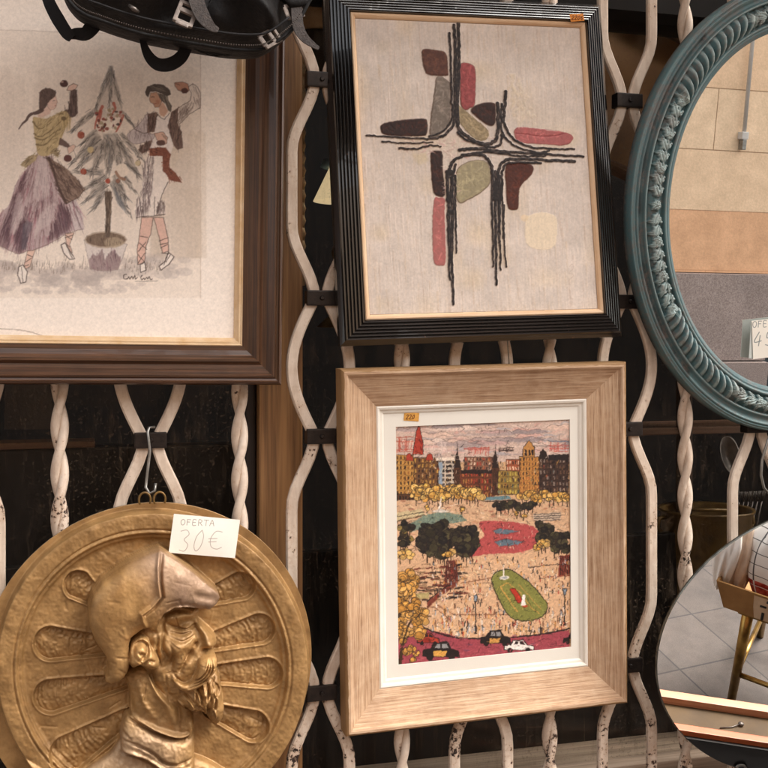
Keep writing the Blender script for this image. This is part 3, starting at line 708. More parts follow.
    for i in range(14): x = rr.uniform(100, 130); y = rr.uniform(90, 155); r.line(a([(x, y), (x + 3, y + 10)]), .6, (110, 36, 30), .8)
    for x in (78, 160): r.poly(a([(x - 16, 184), (x - 10, 162), (x, 155), (x + 10, 162), (x + 16, 184)]), RD, 1, .4, edge=(K, .5, .7))
    for x, y in ((272, 130), (426, 136)): r.poly(a([(x - 14, 216), (x - 8, 180), (x, y), (x + 8, 180), (x + 16, 216)]), DK, 1, .3); r.line(a([(x, y), (x, y - 18)]), .5, K, .9); r.poly(a([(x - 14, 214), (x + 16, 214), (x + 14, 325), (x - 14, 325)]), (92, 60, 42)); [r.line(a([(x - 8 + 7*k, 225), (x - 8 + 7*k, 318)]), .6, K, .6) for k in range(3)]
    block([(436, 225), (525, 225), (525, 322), (436, 322)], (150, 122, 62), 8, 4, [DK, (196, 180, 90), (90, 110, 110)])
    block([(522, 168), (606, 168), (606, 322), (522, 322)], (196, 142, 76), 7, 8, [(120, 78, 44), DK, (150, 96, 54)]); block([(470, 180), (524, 180), (524, 226), (470, 226)], (170, 96, 64), 5, 2, [CR, DK])
    r.poly(a([(536, 170), (540, 130), (552, 112), (562, 104), (574, 114), (584, 132), (586, 170)]), (190, 140, 80), 1, .4, edge=(K, .6, .8)); [r.poly(a([(x, 140), (x + 8, 140), (x + 8, 164), (x, 164)]), DK) for x in (545, 560, 573)]
    block([(604, 176), (722, 172), (722, 312), (604, 312)], (74, 54, 46), 9, 6, [(150, 136, 124), (110, 84, 66), K]); r.poly(a([(600, 178), (606, 150), (620, 136), (634, 152), (640, 178)]), DK, 1, .4); r.poly(a([(640, 160), (722, 158), (722, 182), (640, 184)]), (50, 40, 40)); r.line(a([(640, 160), (722, 156)]), .8, (210, 190, 176), .7)
    for i in range(150):
        x, y = rr.uniform(25, 722), rr.uniform(180, 320); r.line(a([(x, y), (x + rr.uniform(-2, 2), y + rr.uniform(4, 14))]), .6, rr.choice([K, OC, YE, RD, CR, (90, 110, 110)]), .7)
    # square
    r.poly(a([(20, 345), (726, 330), (726, 560), (20, 560)]), (208, 174, 140)); r.poly(b([(20, -20), (726, -20), (726, 380), (20, 530)]), (214, 178, 142))
    for i in range(240):
        x, y = rr.uniform(30, 720), rr.uniform(345, 500); l = rr.uniform(6, 24)
        r.line(a([(x, y), (x + l, y + rr.uniform(-4, 4))]), rr.uniform(.6, 1.8), rr.choice([(228, 196, 156), (196, 150, 110), (150, 112, 84), (226, 206, 180), (180, 120, 96)]), .6)
    r.poly(a([(365, 332), (480, 326), (490, 340), (365, 346)]), (110, 140, 146)); r.line(a([(380, 350), (500, 344)]), 1.2, K, .8)
    r.poly(a([(20, 395), (130, 380), (140, 402), (20, 432)]), (206, 190, 150), 1, 1); r.line(a([(20, 432), (140, 404)]), 1.4, (90, 70, 50), .8); r.line(a([(20, 412), (138, 392)]), .8, (70, 60, 50), .8)
    r.poly(a([(90, 470), (60, 450), (140, 405), (210, 390), (290, 405), (312, 428), (230, 440)]), (124, 142, 126), 1, .8)
    for i in range(120): x, y = rr.uniform(90, 300), rr.uniform(395, 450); r.dab(*a([(x, y)])[0], .6, .5, rr.choice([(160, 170, 140), (96, 116, 106), (170, 150, 110)]), .6)
    pink = [(360, 436), (420, 428), (520, 436), (585, 455), (606, 490), (590, 530), (520, 556), (400, 562), (300, 575), (330, 520), (380, 490)]
    r.poly(a(pink), (184, 88, 86), 1, .8, sm=True)
    for P in ([(412, 466), (450, 458), (528, 470), (470, 482), (430, 480)], [(420, 512), (470, 500), (550, 512), (500, 528), (440, 532)]): r.poly(a(P), (104, 122, 134), 1, .5, edge=((150, 70, 66), .8, .8))
    for i in range(60): x, y = rr.uniform(380, 590), rr.uniform(438, 550); r.line(a([(x, y), (x + rr.uniform(-2, 2), y + rr.uniform(2, 8))]), .7, rr.choice([CR, K, (222, 130, 120), (150, 60, 60), (230, 190, 160)]), .7)
    # trees
    def tree(x, y, R, cols, f, n=9, trunk=True):
        if trunk: r.line(f([(x, y), (x + rr.uniform(-2, 2), y + R*1.7)]), 1, (64, 46, 34), .9)
        for k in range(n):
            g = rr.uniform(0, 6.28); q = R*rr.uniform(.2, .75); px, py = f([(x + math.cos(g)*q, y + math.sin(g)*q*.8)])[0]
            rad_ = R/4.042*rr.uniform(.25, .62); r.dab(px, py, rad_ + .45, rad_*.9 + .45, K, .85, .4); r.dab(px, py, rad_, rad_*.9, rnd(rr.choice(cols), .15), .95, .5)
            r.dab(px - rad_*.2, py - rad_*.3, rad_*.5, rad_*.35, rnd(np.array(cols[0])*1.15), .6, .5)
    Y2 = [(220, 178, 96), (200, 152, 74), (228, 190, 116)]; D2 = [(62, 56, 42), (48, 42, 36), (84, 78, 54), (40, 36, 34)]
    for i in range(24): tree(106 + i*10.8, 318 + rr.uniform(-20, 10), 26, Y2, a, 9)
    for i in range(11): tree(535 + i*18, 326 + rr.uniform(-8, 9), 22, Y2, a, 8)
    for i in range(10): tree(432 + i*16, 366 + rr.uniform(-8, 10), 20, D2, a, 7)
    for x, y in ((512, 398), (540, 405), (150, 375), (290, 380)): tree(x, y, 12, Y2, a, 5)
    r.line(a([(200, 382), (207, 330)]), 2.2, (236, 228, 218), .95, .9); r.poly(a([(165, 388), (205, 380), (245, 388), (205, 396)]), (214, 206, 194), 1, .5)
    r.poly(a([(578, 400), (690, 392), (690, 425), (580, 428)]), (196, 180, 160), .9, .8); [r.line(a([(582, 402 + 9*k), (688, 396 + 9*k)]), .7, DK, .7) for k in range(4)]
    for i in range(26): tree(rr.uniform(120, 340), rr.uniform(452, 540), 34, D2, a, 8)
    for i in range(9): tree(rr.uniform(30, 80), rr.uniform(450, 520), 24, D2 + [(150, 130, 70)], a, 6)
    for i in range(15): tree(rr.uniform(612, 722), rr.uniform(446, 540), 26, D2 + [(110, 106, 66)], a, 7)
    for i in range(16): tree(rr.uniform(110, 340), rr.uniform(-15, 85), 32, D2, b, 8)
    for i in range(5): tree(rr.uniform(640, 722), rr.uniform(-5, 60), 24, D2, b, 7)
    for x, y in ((60, 60), (42, 80), (80, 75), (245, 66), (232, 82), (612, 36), (600, 50), (628, 28)): tree(x, y, 22, Y2, b, 7)
    # terrace walls left and right
    for i in range(90):
        x, y = rr.uniform(100, 270), rr.uniform(120, 290)
        if y > 290 - (x - 100)*.2: continue
        r.line(b([(x, y), (x + rr.uniform(15, 50), y - rr.uniform(-2, 6))]), rr.uniform(.8, 2), rr.choice([DK, (104, 46, 36), (70, 50, 40), (150, 120, 90), K]), .8)
    r.poly(b([(228, 105), (272, 100), (274, 200), (200, 250), (150, 300), (150, 268), (215, 215)]), (116, 50, 38), .85, .8); [r.line(b([(228 + 8*k, 105), (226 + 8*k, 205 - 5*k)]), .7, K, .8) for k in range(6)]
    r.line(b([(150, 268), (215, 215), (245, 200)]), 1.2, K, .8); r.poly(b([(95, 238), (160, 232), (158, 256), (100, 262)]), (190, 176, 120), .9, .6)
    r.poly(b([(685, 85), (727, 80), (727, 165), (680, 165)]), (122, 50, 38), .9, .6); [r.line(b([(690 + 9*k, 85), (690 + 9*k, 162)]), .7, K, .8) for k in range(5)]
    r.line(b([(560, 130), (680, 118), (726, 116)]), 1, DK, .7); r.line(b([(620, 170), (726, 164)]), 1.2, (150, 80, 60), .8)
    for P in ([(285, 195), (420, 172)], [(190, 285), (260, 322), (350, 322), (475, 322)], [(150, 290), (180, 292), (240, 340)]): r.line(b(P), 1.1, (140, 92, 66), .8)
    # paving and people
    for i in range(420):
        x, y = rr.uniform(180, 722), rr.uniform(95, 395)
        r.line(b([(x, y), (x + rr.uniform(-8, 8), y + rr.uniform(2, 12))]), rr.uniform(.5, 1.3), rr.choice([(232, 204, 164), (190, 140, 100), (232, 212, 180), (206, 150, 106), (160, 108, 80)]), .5)
    for i in range(480):
        x, y = rr.uniform(170, 718), rr.choice([rr.uniform(85, 290), rr.uniform(290, 400)]); h = 5 + y*.035
        c = rr.choice([CR, (150, 168, 184), RD, K, (216, 156, 80), (232, 224, 214), (120, 80, 60)])
        r.line(b([(x, y), (x, y + h)]), 1.0, c, .8); r.dab(*b([(x, y - 2)])[0], .5, .5, K, .7)
    # oval lawn
    ov = [(412, 185), (430, 150), (480, 140), (520, 160), (570, 200), (615, 250), (636, 285), (620, 325), (570, 345), (520, 345), (480, 325), (440, 260)]
    r.poly(b(ov), (136, 138, 72), 1, .6, sm=True, edge=((58, 52, 34), 1.0, .9))
    r.line(np.array(b([(445, 210), (475, 195), (520, 225), (575, 300), (600, 315)])), 1.0, (206, 160, 84), .85); r.line(b([(448, 212), (490, 275), (515, 310)]), 1.4, (206, 160, 84), .85); r.line(b([(520, 200), (610, 300)]), 1, (196, 156, 84), .7)
    for i in range(90):
        x, y = rr.uniform(430, 620), rr.uniform(155, 335)
        if inside(np.array([x]), np.array([y]), np.array(ov, float))[0]: r.dab(*b([(x, y)])[0], .6, .45, rr.choice([(176, 168, 96), (104, 112, 58), (200, 170, 90)]), .75)
    r.poly(b([(484, 218), (506, 214), (538, 268), (518, 276)]), (184, 62, 44), 1, .4, edge=((96, 50, 30), .8, .8)); r.dab(*b([(545, 288)])[0], 3, 1.4, (190, 84, 50), .95)
    r.line(b([(461, 176), (458, 122)]), 1.8, (238, 232, 224), .98, .8); r.dab(*b([(462, 173)])[0], 5.2, 2, (226, 220, 212), .95); r.dab(*b([(462, 173)])[0], 3.4, 1.0, (150, 160, 164), .8)
    r.poly(b([(530, 282), (548, 282), (546, 240), (538, 240)]), (240, 234, 226), 1, .4); r.dab(*b([(540, 282)])[0], 2.8, 1.2, (236, 228, 220), .95)
    for x in (346, 706):
        y0, y1 = (248, 398) if x < 500 else (222, 362)
        r.line(b([(x, y0), (x, y1)]), 1.2, K, .95); r.poly(b([(x - 8, y0 - 4), (x + 8, y0 - 4), (x + 5, y0 + 20), (x - 5, y0 + 20)]), (140, 154, 166), 1, .3, edge=(K, .6, .9)); r.dab(*b([(x, y1)])[0], 1.6, .8, K, .9)
    # road and cars
    r.poly(b([(20, 370), (140, 378), (300, 418), (480, 416), (726, 384), (726, 540), (20, 540)]), (164, 78, 88), 1, .5)
    r.line(b([(130, 370), (190, 396), (300, 418), (480, 414), (620, 400), (726, 378)]), 1.5, K, .9, sm=True)
    for i in range(170): x, y = rr.uniform(60, 724), rr.uniform(405, 525); r.line(b([(x, y), (x + rr.uniform(4, 22), y - 1)]), rr.uniform(.6, 1.6), rr.choice([(186, 94, 104), (140, 66, 80), (120, 76, 100), (196, 110, 112)]), .5)
    def car(x, y, w, h, body, door):
        P = [(x, y + h*.8), (x + w*.03, y + h*.45), (x + w*.22, y + h*.38), (x + w*.32, y + h*.05), (x + w*.66, y + h*.02), (x + w*.78, y + h*.4), (x + w*.98, y + h*.5), (x + w, y + h*.82)]
        r.poly(b(P), body, 1, .4, edge=(K, .9, .9))
        r.poly(b([(x + w*.33, y + h*.36), (x + w*.38, y + h*.12), (x + w*.48, y + h*.12), (x + w*.48, y + h*.36)]), (150, 150, 150) if body == K else DK, 1, .3); r.poly(b([(x + w*.52, y + h*.36), (x + w*.52, y + h*.12), (x + w*.64, y + h*.12), (x + w*.71, y + h*.38)]), (150, 150, 150) if body == K else DK, 1, .3)
        r.poly(b([(x + w*.3, y + h*.5), (x + w*.66, y + h*.5), (x + w*.62, y + h*.8), (x + w*.3, y + h*.8)]), door, 1, .4)
        for q in (.2, .8): r.dab(*b([(x + w*q, y + h*.85)])[0], w*.085/4, w*.085/4, K, 1)
    car(132, 430, 148, 76, K, (214, 164, 82)); car(364, 384, 124, 66, K, (206, 156, 84)); car(460, 424, 122, 50, (236, 230, 222), (236, 230, 222)); car(110, 395, 90, 50, RD, (150, 50, 40)); car(700, 398, 90, 44, K, (206, 156, 84))
    # big tree on the left edge
    for P in ([(40, 525), (46, 470), (60, 400), (90, 330)], [(50, 440), (36, 330), (60, 240)], [(58, 420), (110, 380)]): r.line(b(P), 4, (72, 52, 34), .95, 1.2, sm=True)
    for i in range(24): tree(rr.uniform(34, 105), rr.uniform(160, 300), 28, [(206, 156, 78), (186, 136, 62), (220, 174, 100)], b, 6, False)
    for i in range(18): tree(rr.uniform(40, 130), rr.uniform(300, 420), 26, [(206, 156, 78), (186, 136, 62), (220, 174, 100)], b, 6, False)
    for i in range(6): tree(rr.uniform(60, 105), rr.uniform(460, 505), 18, [(206, 156, 78), (196, 146, 70)], b, 5, False)
    r.line(b([(40, 525), (46, 470), (62, 400), (88, 335)]), 2.6, (72, 52, 34), .9, 1)
    r.line(b([(640, 452), (700, 446)]), .6, K, .6)
    base = r.a.copy()
    for i in range(2300):
        x, y = rr.uniform(394, 574), rr.uniform(418, 668)
        j, i2 = int((y - r.y0)*S), int((x - r.x0)*S)
        c = np.clip(base[min(max(j + rr.randrange(-9, 10), 0), r.H - 1), min(max(i2 + rr.randrange(-9, 10), 0), r.W - 1)]*rr.choice([.3, .42, .6, .8, 1.2, 1.35]), 0, 245)
        if y < 452 and rr.random() < .8: continue
        g = rr.choice([0, 1.57, .3, -.3, 2.0]) + rr.gauss(0, .3); l = rr.uniform(1.2, 6)
        r.line([(x, y), (x + math.cos(g)*l*.5 + rr.uniform(-.6, .6), y + math.sin(g)*l*.5 + rr.uniform(-.6, .6)), (x + math.cos(g)*l, y + math.sin(g)*l)], rr.uniform(.35, .9), c, .65, .25, sm=True)
    lum = r.a @ np.array([.3, .59, .11]); r.a = (r.a*.95 + lum[..., None]*.05); r.a = 255*(r.a/255)**1.12*np.array([1.0, .97, .96])
    return finish(r, .5, 2.2, .09, 1.2)
# ------------------------------------------------------------------ cast relief medallion
def smooth01(t): t = np.clip(t, 0, 1); return t*t*(3 - 2*t)
def smax(a, b, k=1.5):
    h = np.clip(.5 + .5*(a - b)/k, 0, 1); return b*(1 - h) + a*h + k*h*(1 - h)

def medallion_height(X, Y, cx, cy, R):
    zc = lambda p, sm=True: (spline(Z(p, 2.4, 0, 500)) if sm else np.array(Z(p, 2.4, 0, 500)))
    zl = lambda p: spline(Z(p, 2.4, 0, 500), False)
    zh = lambda p, sm=False: (spline(Z(p, 4.267, 60, 530), False, 5) if sm else np.array(Z(p, 4.267, 60, 530)))
    zn = lambda p: spline(Z(p, 4.267, 60, 640), False, 5)
    r = np.hypot(X - cx, Y - cy)/R
    def nz(sc, seed):
        g = vnoise((360, 360), sc, seed); i = np.clip(((X - cx)/R*.5 + .5)*358, 0, 358.9); j = np.clip(((Y - cy)/R*.5 + .5)*358, 0, 358.9)
        a, b = i.astype(int), j.astype(int); fi, fj = i - a, j - b
        return (g[b, a]*(1-fi) + g[b, a+1]*fi)*(1-fj) + (g[b+1, a]*(1-fi) + g[b+1, a+1]*fi)*fj
    n1, n2, n3 = nz(14, 1), nz(6, 2), nz(2.6, 3)
    def sd(P):
        D, _ = pdist(X, Y, P, True); return np.where(inside(X, Y, P), D, -D)
    # plate: outer rim, double bead, dished field
    h = np.full(X.shape, 0.0)
    rim = smooth01((1.0 - r)/.012)
    h += 7.0*smooth01((r - .795)/.085)                    # rises to the rim
    h += 1.5*np.exp(-((r - .855)/.010)**2) - 1.3*np.exp(-((r - .875)/.006)**2) + .9*np.exp(-((r - .825)/.007)**2) - .9*np.exp(-((r - .842)/.005)**2)
    h -= 1.2*smooth01((r - .94)/.06) 
    h += (n1 - .5)*1.0 + (n2 - .5)*.35
    # spoon-shaped lobes round the field
    def lobe(inner, outer, wi, wo, seed):
        nonlocal h
        a = np.array(Z([inner], 2.4, 0, 500)[0]); b = np.array(Z([outer], 2.4, 0, 500)[0]); wi /= 2.4; wo /= 2.4
        d = b - a; L = np.hypot(*d); d /= L
        t = ((X - a[0])*d[0] + (Y - a[1])*d[1])/L; tc = np.clip(t, 0, 1)
        q = np.hypot(X - a[0] - tc*L*d[0], Y - a[1] - tc*L*d[1])
        w = wi + (wo - wi)*tc; s = w - q
        ins = smooth01(s/2.2 + .2)
        dome = 2.4*np.sqrt(np.clip(s/w, 0, 1))
        lat = (-(X - a[0])*d[1] + (Y - a[1])*d[0])/np.maximum(w, 1)
        scales = 1.0*np.sin((t*L + 5.0*lat**2 + 3*n1)*1.15 + seed)*smooth01((n2 - .35)/.4)*smooth01((t - .4)/.3)*smooth01((s - 1.5)/3)
        h += ins*(-5.6 + dome*1.25 + scales*.5 + (n3 - .5)*.5 + (n2 - .5)*.5) + .9*np.exp(-((s + .9)/1.3)**2)
    for L in (((262, 262), (188, 205), 10, 36, 0), ((330, 352), (122, 345), 13, 42, 1), ((345, 425), (122, 472), 13, 42, 2), ((340, 500), (165, 610), 16, 46, 3),
              ((450, 252), (578, 206), 12, 34, 4), ((440, 360), (622, 310), 13, 37, 5), ((460, 420), (640, 415), 16, 37, 6), ((505, 505), (606, 542), 18, 38, 7)): lobe(*L)
    base = h.copy()
    def body(P, H, W, pw=.5, lift=0.0, k=1.5, sm=True, soft=.7):
        # round inflation: membrane over the outline (no ridge along the middle)
        s = sd(P); cs = 1.25
        x0, y0 = P.min(0) - 4; x1, y1 = P.max(0) + 4
        gx, gy = np.meshgrid(np.arange(x0, x1, cs), np.arange(y0, y1, cs))
        m = inside(gx, gy, P); u = np.zeros(gx.shape); w_ = 1.85; 
        ck_ = (np.add.outer(np.arange(gx.shape[0]), np.arange(gx.shape[1])) % 2 == 0)
        for it in range(260):
            for par in (ck_, ~ck_):
                av = np.zeros_like(u); av[1:-1, 1:-1] = (u[2:, 1:-1] + u[:-2, 1:-1] + u[1:-1, 2:] + u[1:-1, :-2] + cs*cs)*.25
                u = np.where(m & par, u + w_*(av - u), u)
        r_ = np.sqrt(np.maximum(2*u, 0)); r_ = r_/max(r_.max(), 1e-6)
        i = np.clip((X - x0)/cs, 0, gx.shape[1] - 1.01); j = np.clip((Y - y0)/cs, 0, gx.shape[0] - 1.01)
        a, b = i.astype(int), j.astype(int); fi, fj = i - a, j - b
        q = (r_[b, a]*(1-fi) + r_[b, a+1]*fi)*(1-fj) + (r_[b+1, a]*(1-fi) + r_[b+1, a+1]*fi)*fj
        d = lift + (H - lift)*q**soft
        return np.where(s > -.8, d*smooth01((s + .8)/1.6), -20), s
    def put(dm, k=1.2):
        nonlocal h; h = np.where(dm > -10, smax(h, dm, k), h)
    def crease(P, amp, w, gate=None):
        nonlocal h
        D, T = pdist(X, Y, P); e = np.exp(-(D/w)**2)*np.sin(np.pi*np.clip(T*.94 + .03, 0, 1))**.5
        h += 1.45*amp*e*(1 if gate is None else gate)
    # shoulders, neck
    sh, s0 = body(zc([(306, 560), (262, 602), (205, 642), (130, 690), (110, 760), (250, 860), (480, 870), (600, 780), (585, 690), (530, 640), (462, 608), (400, 615)]), 22, 30, .55, 3); put(sh, 2)
    ck, s1 = body(zc([(302, 505), (290, 590), (340, 600), (400, 640), (440, 650), (462, 630), (460, 540), (440, 555), (400, 548), (345, 520)]), 27, 22, .55, 6); put(ck)
    nk, s2 = body(zc([(300, 400), (310, 450), (312, 500), (330, 525), (400, 560), (446, 556), (462, 535), (458, 480), (470, 400), (380, 380)]), 25, 24, .55, 4); put(nk)
    gate = smooth01((s1 + 2)/3)
    crease(zn([(288, 290), (340, 315), (400, 345), (460, 368), (510, 382), (548, 370), (556, 320)]), 5.0, 2.6)
    crease(zn([(290, 306), (340, 332), (400, 360), (470, 384), (520, 396)]), -2.5, 1.3)
    crease(zn([(275, 395), (330, 410), (390, 440), (440, 480), (500, 488), (552, 470)]), -2.8, 1.6); crease(zn([(270, 440), (330, 455), (400, 490), (460, 525), (510, 530), (560, 505)]), 4.2, 2.6); crease(zn([(262, 452), (330, 470), (400, 505), (460, 538)]), -2.4, 1.6)
    for P, a_ in (([(385, 120), (400, 180), (440, 230), (480, 330)], 2.4), ([(330, 160), (350, 230), (400, 300)], 1.4), ([(470, 230), (500, 270), (495, 350)], -2.4), ([(300, 200), (305, 280)], -2.0), ([(430, 210), (470, 260), (486, 320)], 1.8)): crease(zn(P), a_, 2.8, smooth01((s2 + 1)/3))
    # face
    fc, s3 = body(zc([(318, 300), (340, 270), (400, 238), (468, 246), (474, 262), (472, 278), (486, 292), (503, 308), (515, 322), (514, 336), (498, 343), (494, 352), (506, 366), (508, 386), (500, 400), (512, 430), (490, 470), (430, 478), (392, 462), (368, 430), (352, 400), (330, 380), (305, 350)]), 32, 26, .55, 9); put(fc)
    fg = smooth01((s3 + 1.5)/3)
    # brow, eye socket, cheek, nose
    def bump(x, y, rx, ry, amp, rot=0, gate=None, pw=1.0):
        nonlocal h
        (px, py), = Z([(x, y)], 2.4, 0, 500); rx /= 2.4; ry /= 2.4; c, s = math.cos(rot), math.sin(rot)
        u = ((X - px)*c + (Y - py)*s)/rx; v = (-(X - px)*s + (Y - py)*c)/ry
        h += 1.25*amp*np.exp(-(u*u + v*v)**pw)*(1 if gate is None else gate)
    bump(432, 288, 36, 16, -7, -.25, fg); bump(440, 290, 15, 8, 4.5, -.25, fg); bump(425, 262, 46, 8, 2.8, -.15, fg)
    bump(470, 310, 12, 30, -4, -.35, fg); bump(492, 318, 15, 20, 5, -.6, fg); bump(478, 292, 8, 20, 4, -.7, fg); bump(496, 330, 16, 9, 3.8, .1, fg); bump(487, 343, 7, 4, -4, 0, fg)
    bump(418, 335, 26, 18, 4, -.3, fg); bump(400, 372, 20, 24, -4.5, .3, fg); bump(445, 350, 16, 14, -2.5, .4, fg)
    for P, a_, w in (([(395, 278), (420, 292), (450, 292), (470, 282)], -2.6, 1.5), ([(405, 300), (430, 304), (455, 298)], -1.8, 1.2), ([(400, 308), (432, 318), (460, 306)], -1.4, 1.3), ([(386, 262), (420, 250), (458, 258)], -1.6, 1.5), ([(462, 322), (452, 345), (436, 368), (424, 392)], -3.4, 2.0), ([(468, 322), (462, 336)], -3, 1.5), ([(388, 300), (384, 330), (396, 356)], -2.6, 1.8), ([(375, 310), (372, 345), (380, 380)], -2.2, 1.8), ([(402, 325), (410, 350), (406, 380)], -1.6, 1.6), ([(360, 385), (364, 420), (388, 448)], -3.4, 2.2), ([(392, 260), (388, 290), (396, 305)], -1.8, 1.5)):
        crease(zl(P), a_, w*1.0, fg)
    rq = random.Random(15)
    for i in range(9):     # furrows of the cheeks, temple and neck
        x, y = rq.uniform(360, 470), rq.uniform(290, 470); g = rq.choice([1.2, 1.9, .5]) + rq.gauss(0, .3); l = rq.uniform(8, 22)
        crease(zl([(x - math.cos(g)*l, y - math.sin(g)*l), (x + rq.uniform(-3, 3), y), (x + math.cos(g)*l, y + math.sin(g)*l)]), rq.choice([-1.1, .8, -.8]), rq.uniform(.9, 1.6), fg)
    # beard and moustache
    bd, s5 = body(zc([(506, 388), (520, 406), (527, 440), (532, 480), (526, 514), (508, 524), (494, 506), (478, 490), (452, 486), (428, 476), (406, 462), (420, 440), (450, 428), (480, 410)]), 33, 17, .6, 9); put(bd)
    bg = smooth01((s5 + 1)/2)
    rr = random.Random(5)
    for i in range(34):
        x, y = rr.uniform(420, 510), rr.uniform(405, 480); g = .75 + (x - 420)/90*.75 + rr.gauss(0, .15); l = rr.uniform(22, 46)
        P = [(x, y), (x + math.cos(g)*l*.5 + rr.gauss(0, 3), y + math.sin(g)*l*.5), (x + math.cos(g + .25)*l, y + math.sin(g + .25)*l)]
        crease(zl(P), rr.choice([-2.6, 2.2, -2.0]), rr.uniform(.9, 1.6), bg)
    mo, s6 = body(zc([(496, 344), (510, 352), (509, 374), (496, 396), (474, 416), (446, 430), (420, 424), (408, 406), (418, 404), (436, 412), (454, 402), (464, 376), (470, 356)]), 47, 12, .55, 29); put(mo, .6)
    mg = smooth01((s6 + .5)/2)
    for k in range(7):
        o = k*5 - 14; crease(zl([(492 + o*.3, 350), (488 + o*.7, 376), (468 + o*.6, 400 + o*.2), (440, 418 + o*.35)]), -2.4 if k % 2 else 1.8, .9, mg)
    # helmet: dome, cheek flap, visor
    hl, s7 = body(zh([(418, 56), (350, 80), (290, 110), (230, 148), (175, 193), (138, 244), (120, 310), (124, 375), (150, 440), (190, 495), (206, 540), (200, 580), (188, 592), (192, 610), (215, 618), (255, 606), (285, 570), (298, 520), (290, 455), (300, 420), (335, 392), (362, 376), (385, 398), (402, 396), (412, 352), (432, 320), (474, 294), (524, 290), (585, 304), (626, 307), (656, 286), (669, 258), (662, 236), (640, 218), (590, 176), (545, 138), (500, 106), (455, 76)]), 46, 40, .52, 19, soft=.50); put(hl, .7)
    s8 = s7
    crease(zh([(412, 62), (405, 120), (406, 180), (414, 238), (380, 278), (338, 308), (344, 335), (360, 376)]), 3.2, 1.8); crease(zh([(424, 75), (416, 130), (416, 180), (424, 240), (390, 284), (350, 314)]), -3.4, 1.6)
    crease(zh([(405, 395), (414, 352), (436, 320), (474, 294), (524, 290), (585, 306), (626, 308)], True), 3.2, 1.8); crease(zh([(655, 280), (640, 262), (600, 250), (540, 236)], True), -1.5, 4)
    crease(zh([(418, 60), (480, 96), (545, 140), (600, 186), (655, 238)], True), 1.4, 1.6)
    # ear
    er, s9 = body(zc([(306, 345), (312, 318), (332, 304), (352, 310), (360, 330), (374, 352), (378, 372), (362, 384), (344, 376), (330, 372), (320, 380), (308, 372)]), 45, 9, .55, 20); put(er)
    crease(zl([(316, 350), (320, 326), (336, 316), (348, 326), (346, 346), (334, 356)]), -5, 2.0); crease(zl([(330, 338), (340, 342), (336, 352)]), -4, 1.8); crease(zl([(336, 368), (352, 356), (366, 362)]), -3, 1.8)
    # rough modelling everywhere on the bust, scroll at the lower left of the rim
    on = smooth01((h - base - 2)/4)
    hm_ = smooth01((s7 + 1)/3)
    h += on*((n2 - .5)*1.1*(1 - .7*hm_) + (n3 - .5)*.7*(1 - .6*hm_) + (n1 - .5)*1.2) + (1 - on)*(n3 - .5)*.5
    for i in range(150):      # modelling-tool strokes
        g = rr.uniform(0, 6.28); q = R*rr.uniform(.1, .78); x, y = cx + q*math.cos(g), cy + q*math.sin(g); a_ = rr.uniform(0, 3.14); l = rr.uniform(3, 9)
        b_ = np.hypot(X - x, Y - y) < l + 5
        if not b_.any(): continue
        D, T = pdist(X[b_], Y[b_], np.array([(x - l*math.cos(a_), y - l*math.sin(a_)), (x + l*math.cos(a_), y + l*math.sin(a_))])); h[b_] += rr.uniform(-.9, .5)*np.exp(-(D/rr.uniform(.8, 1.8))**2)
    sc, s10 = body(zc([(0, 640), (8, 610), (40, 606), (80, 622), (110, 650), (60, 690), (0, 690)]), 12, 9, .5, 3); put(sc)
    edge = smooth01((1.0 - r)/.03); h = h*edge - 5*(1 - edge)
    return h, on, (n1, n2, n3), np.maximum(s7, s8)

# ------------------------------------------------------------------ carved oval frame: height over (arc position, distance across)
def oval_profile(s):
    """s: 0 outer edge .. 1 inner edge -> height (units of frame width)"""
    P = np.array([(0, .0), (.012, .13), (.035, .18), (.055, .155), (.07, .20), (.095, .215), (.115, .18), (.128, .225), (.16, .235), (.18, .20), (.20, .16), (.24, .125), (.29, .13), (.315, .16), (.32, .215), (.345, .24), (.368, .22), (.375, .19), (.42, .26), (.50, .34), (.58, .36), (.68, .33), (.76, .25), (.785, .215), (.80, .25), (.825, .26), (.845, .225), (.86, .18), (.90, .185), (.95, .13), (1.0, .06)])
    return np.interp(s, P[:, 0], P[:, 1])
# ------------------------------------------------------------------ materials
W4 = lambda *c: L4(c)
M_frame_dark = wood_uv('dark walnut', [(.25, W4(26, 16, 11)), (.45, W4(66, 43, 28)), (.6, W4(96, 64, 43)), (.8, W4(54, 34, 22))], .36, 4, 260, .35, .2)
M_gold = simple('worn gold leaf', (202, 164, 118), (224, 196, 160), 40, .5, .12, .2, 300)
M_mount = simple('cream mount board', (226, 209, 194), (222, 204, 188), 6, .85, 0, .06, 600)
M_black = wood_uv('black reeded lacquer', [(.3, W4(14, 11, 10)), (.6, W4(24, 19, 17)), (.8, W4(38, 29, 25))], .20, 5, 150, .12, .8, spec=.9, wear=W4(150, 110, 84))
M_slip = wood_uv('pale slip', [(.3, W4(196, 150, 112)), (.5, W4(222, 186, 148)), (.7, W4(232, 204, 172))], .5, 5, 160, .2)
M_oak = wood_uv('limed oak', [(.26, W4(106, 78, 56)), (.42, W4(168, 132, 102)), (.54, W4(198, 164, 132)), (.72, W4(222, 196, 168))], .6, 11, 380, 1.0, 0, .25, side=W4(150, 116, 66))
M_white_slip = simple('white painted slip', (230, 222, 210), (222, 212, 198), 30, .7, 0, .15, 300)
M_art = vcol('drawing on paper', .85, ((500, .08, .0003),), .2)
M_oil = vcol('oil on canvas', .6, ((900, .10, .0003), (220, .16, .0006)), .3, stretch=(1, 1, .14), varn=.06)
M_print = vcol('printed card', .6, ((500, .05, .0002),), .3, varn=.05)
M_tag = vcol('handwritten paper', .85, ((300, .06, .0003),), .2, varn=.01)
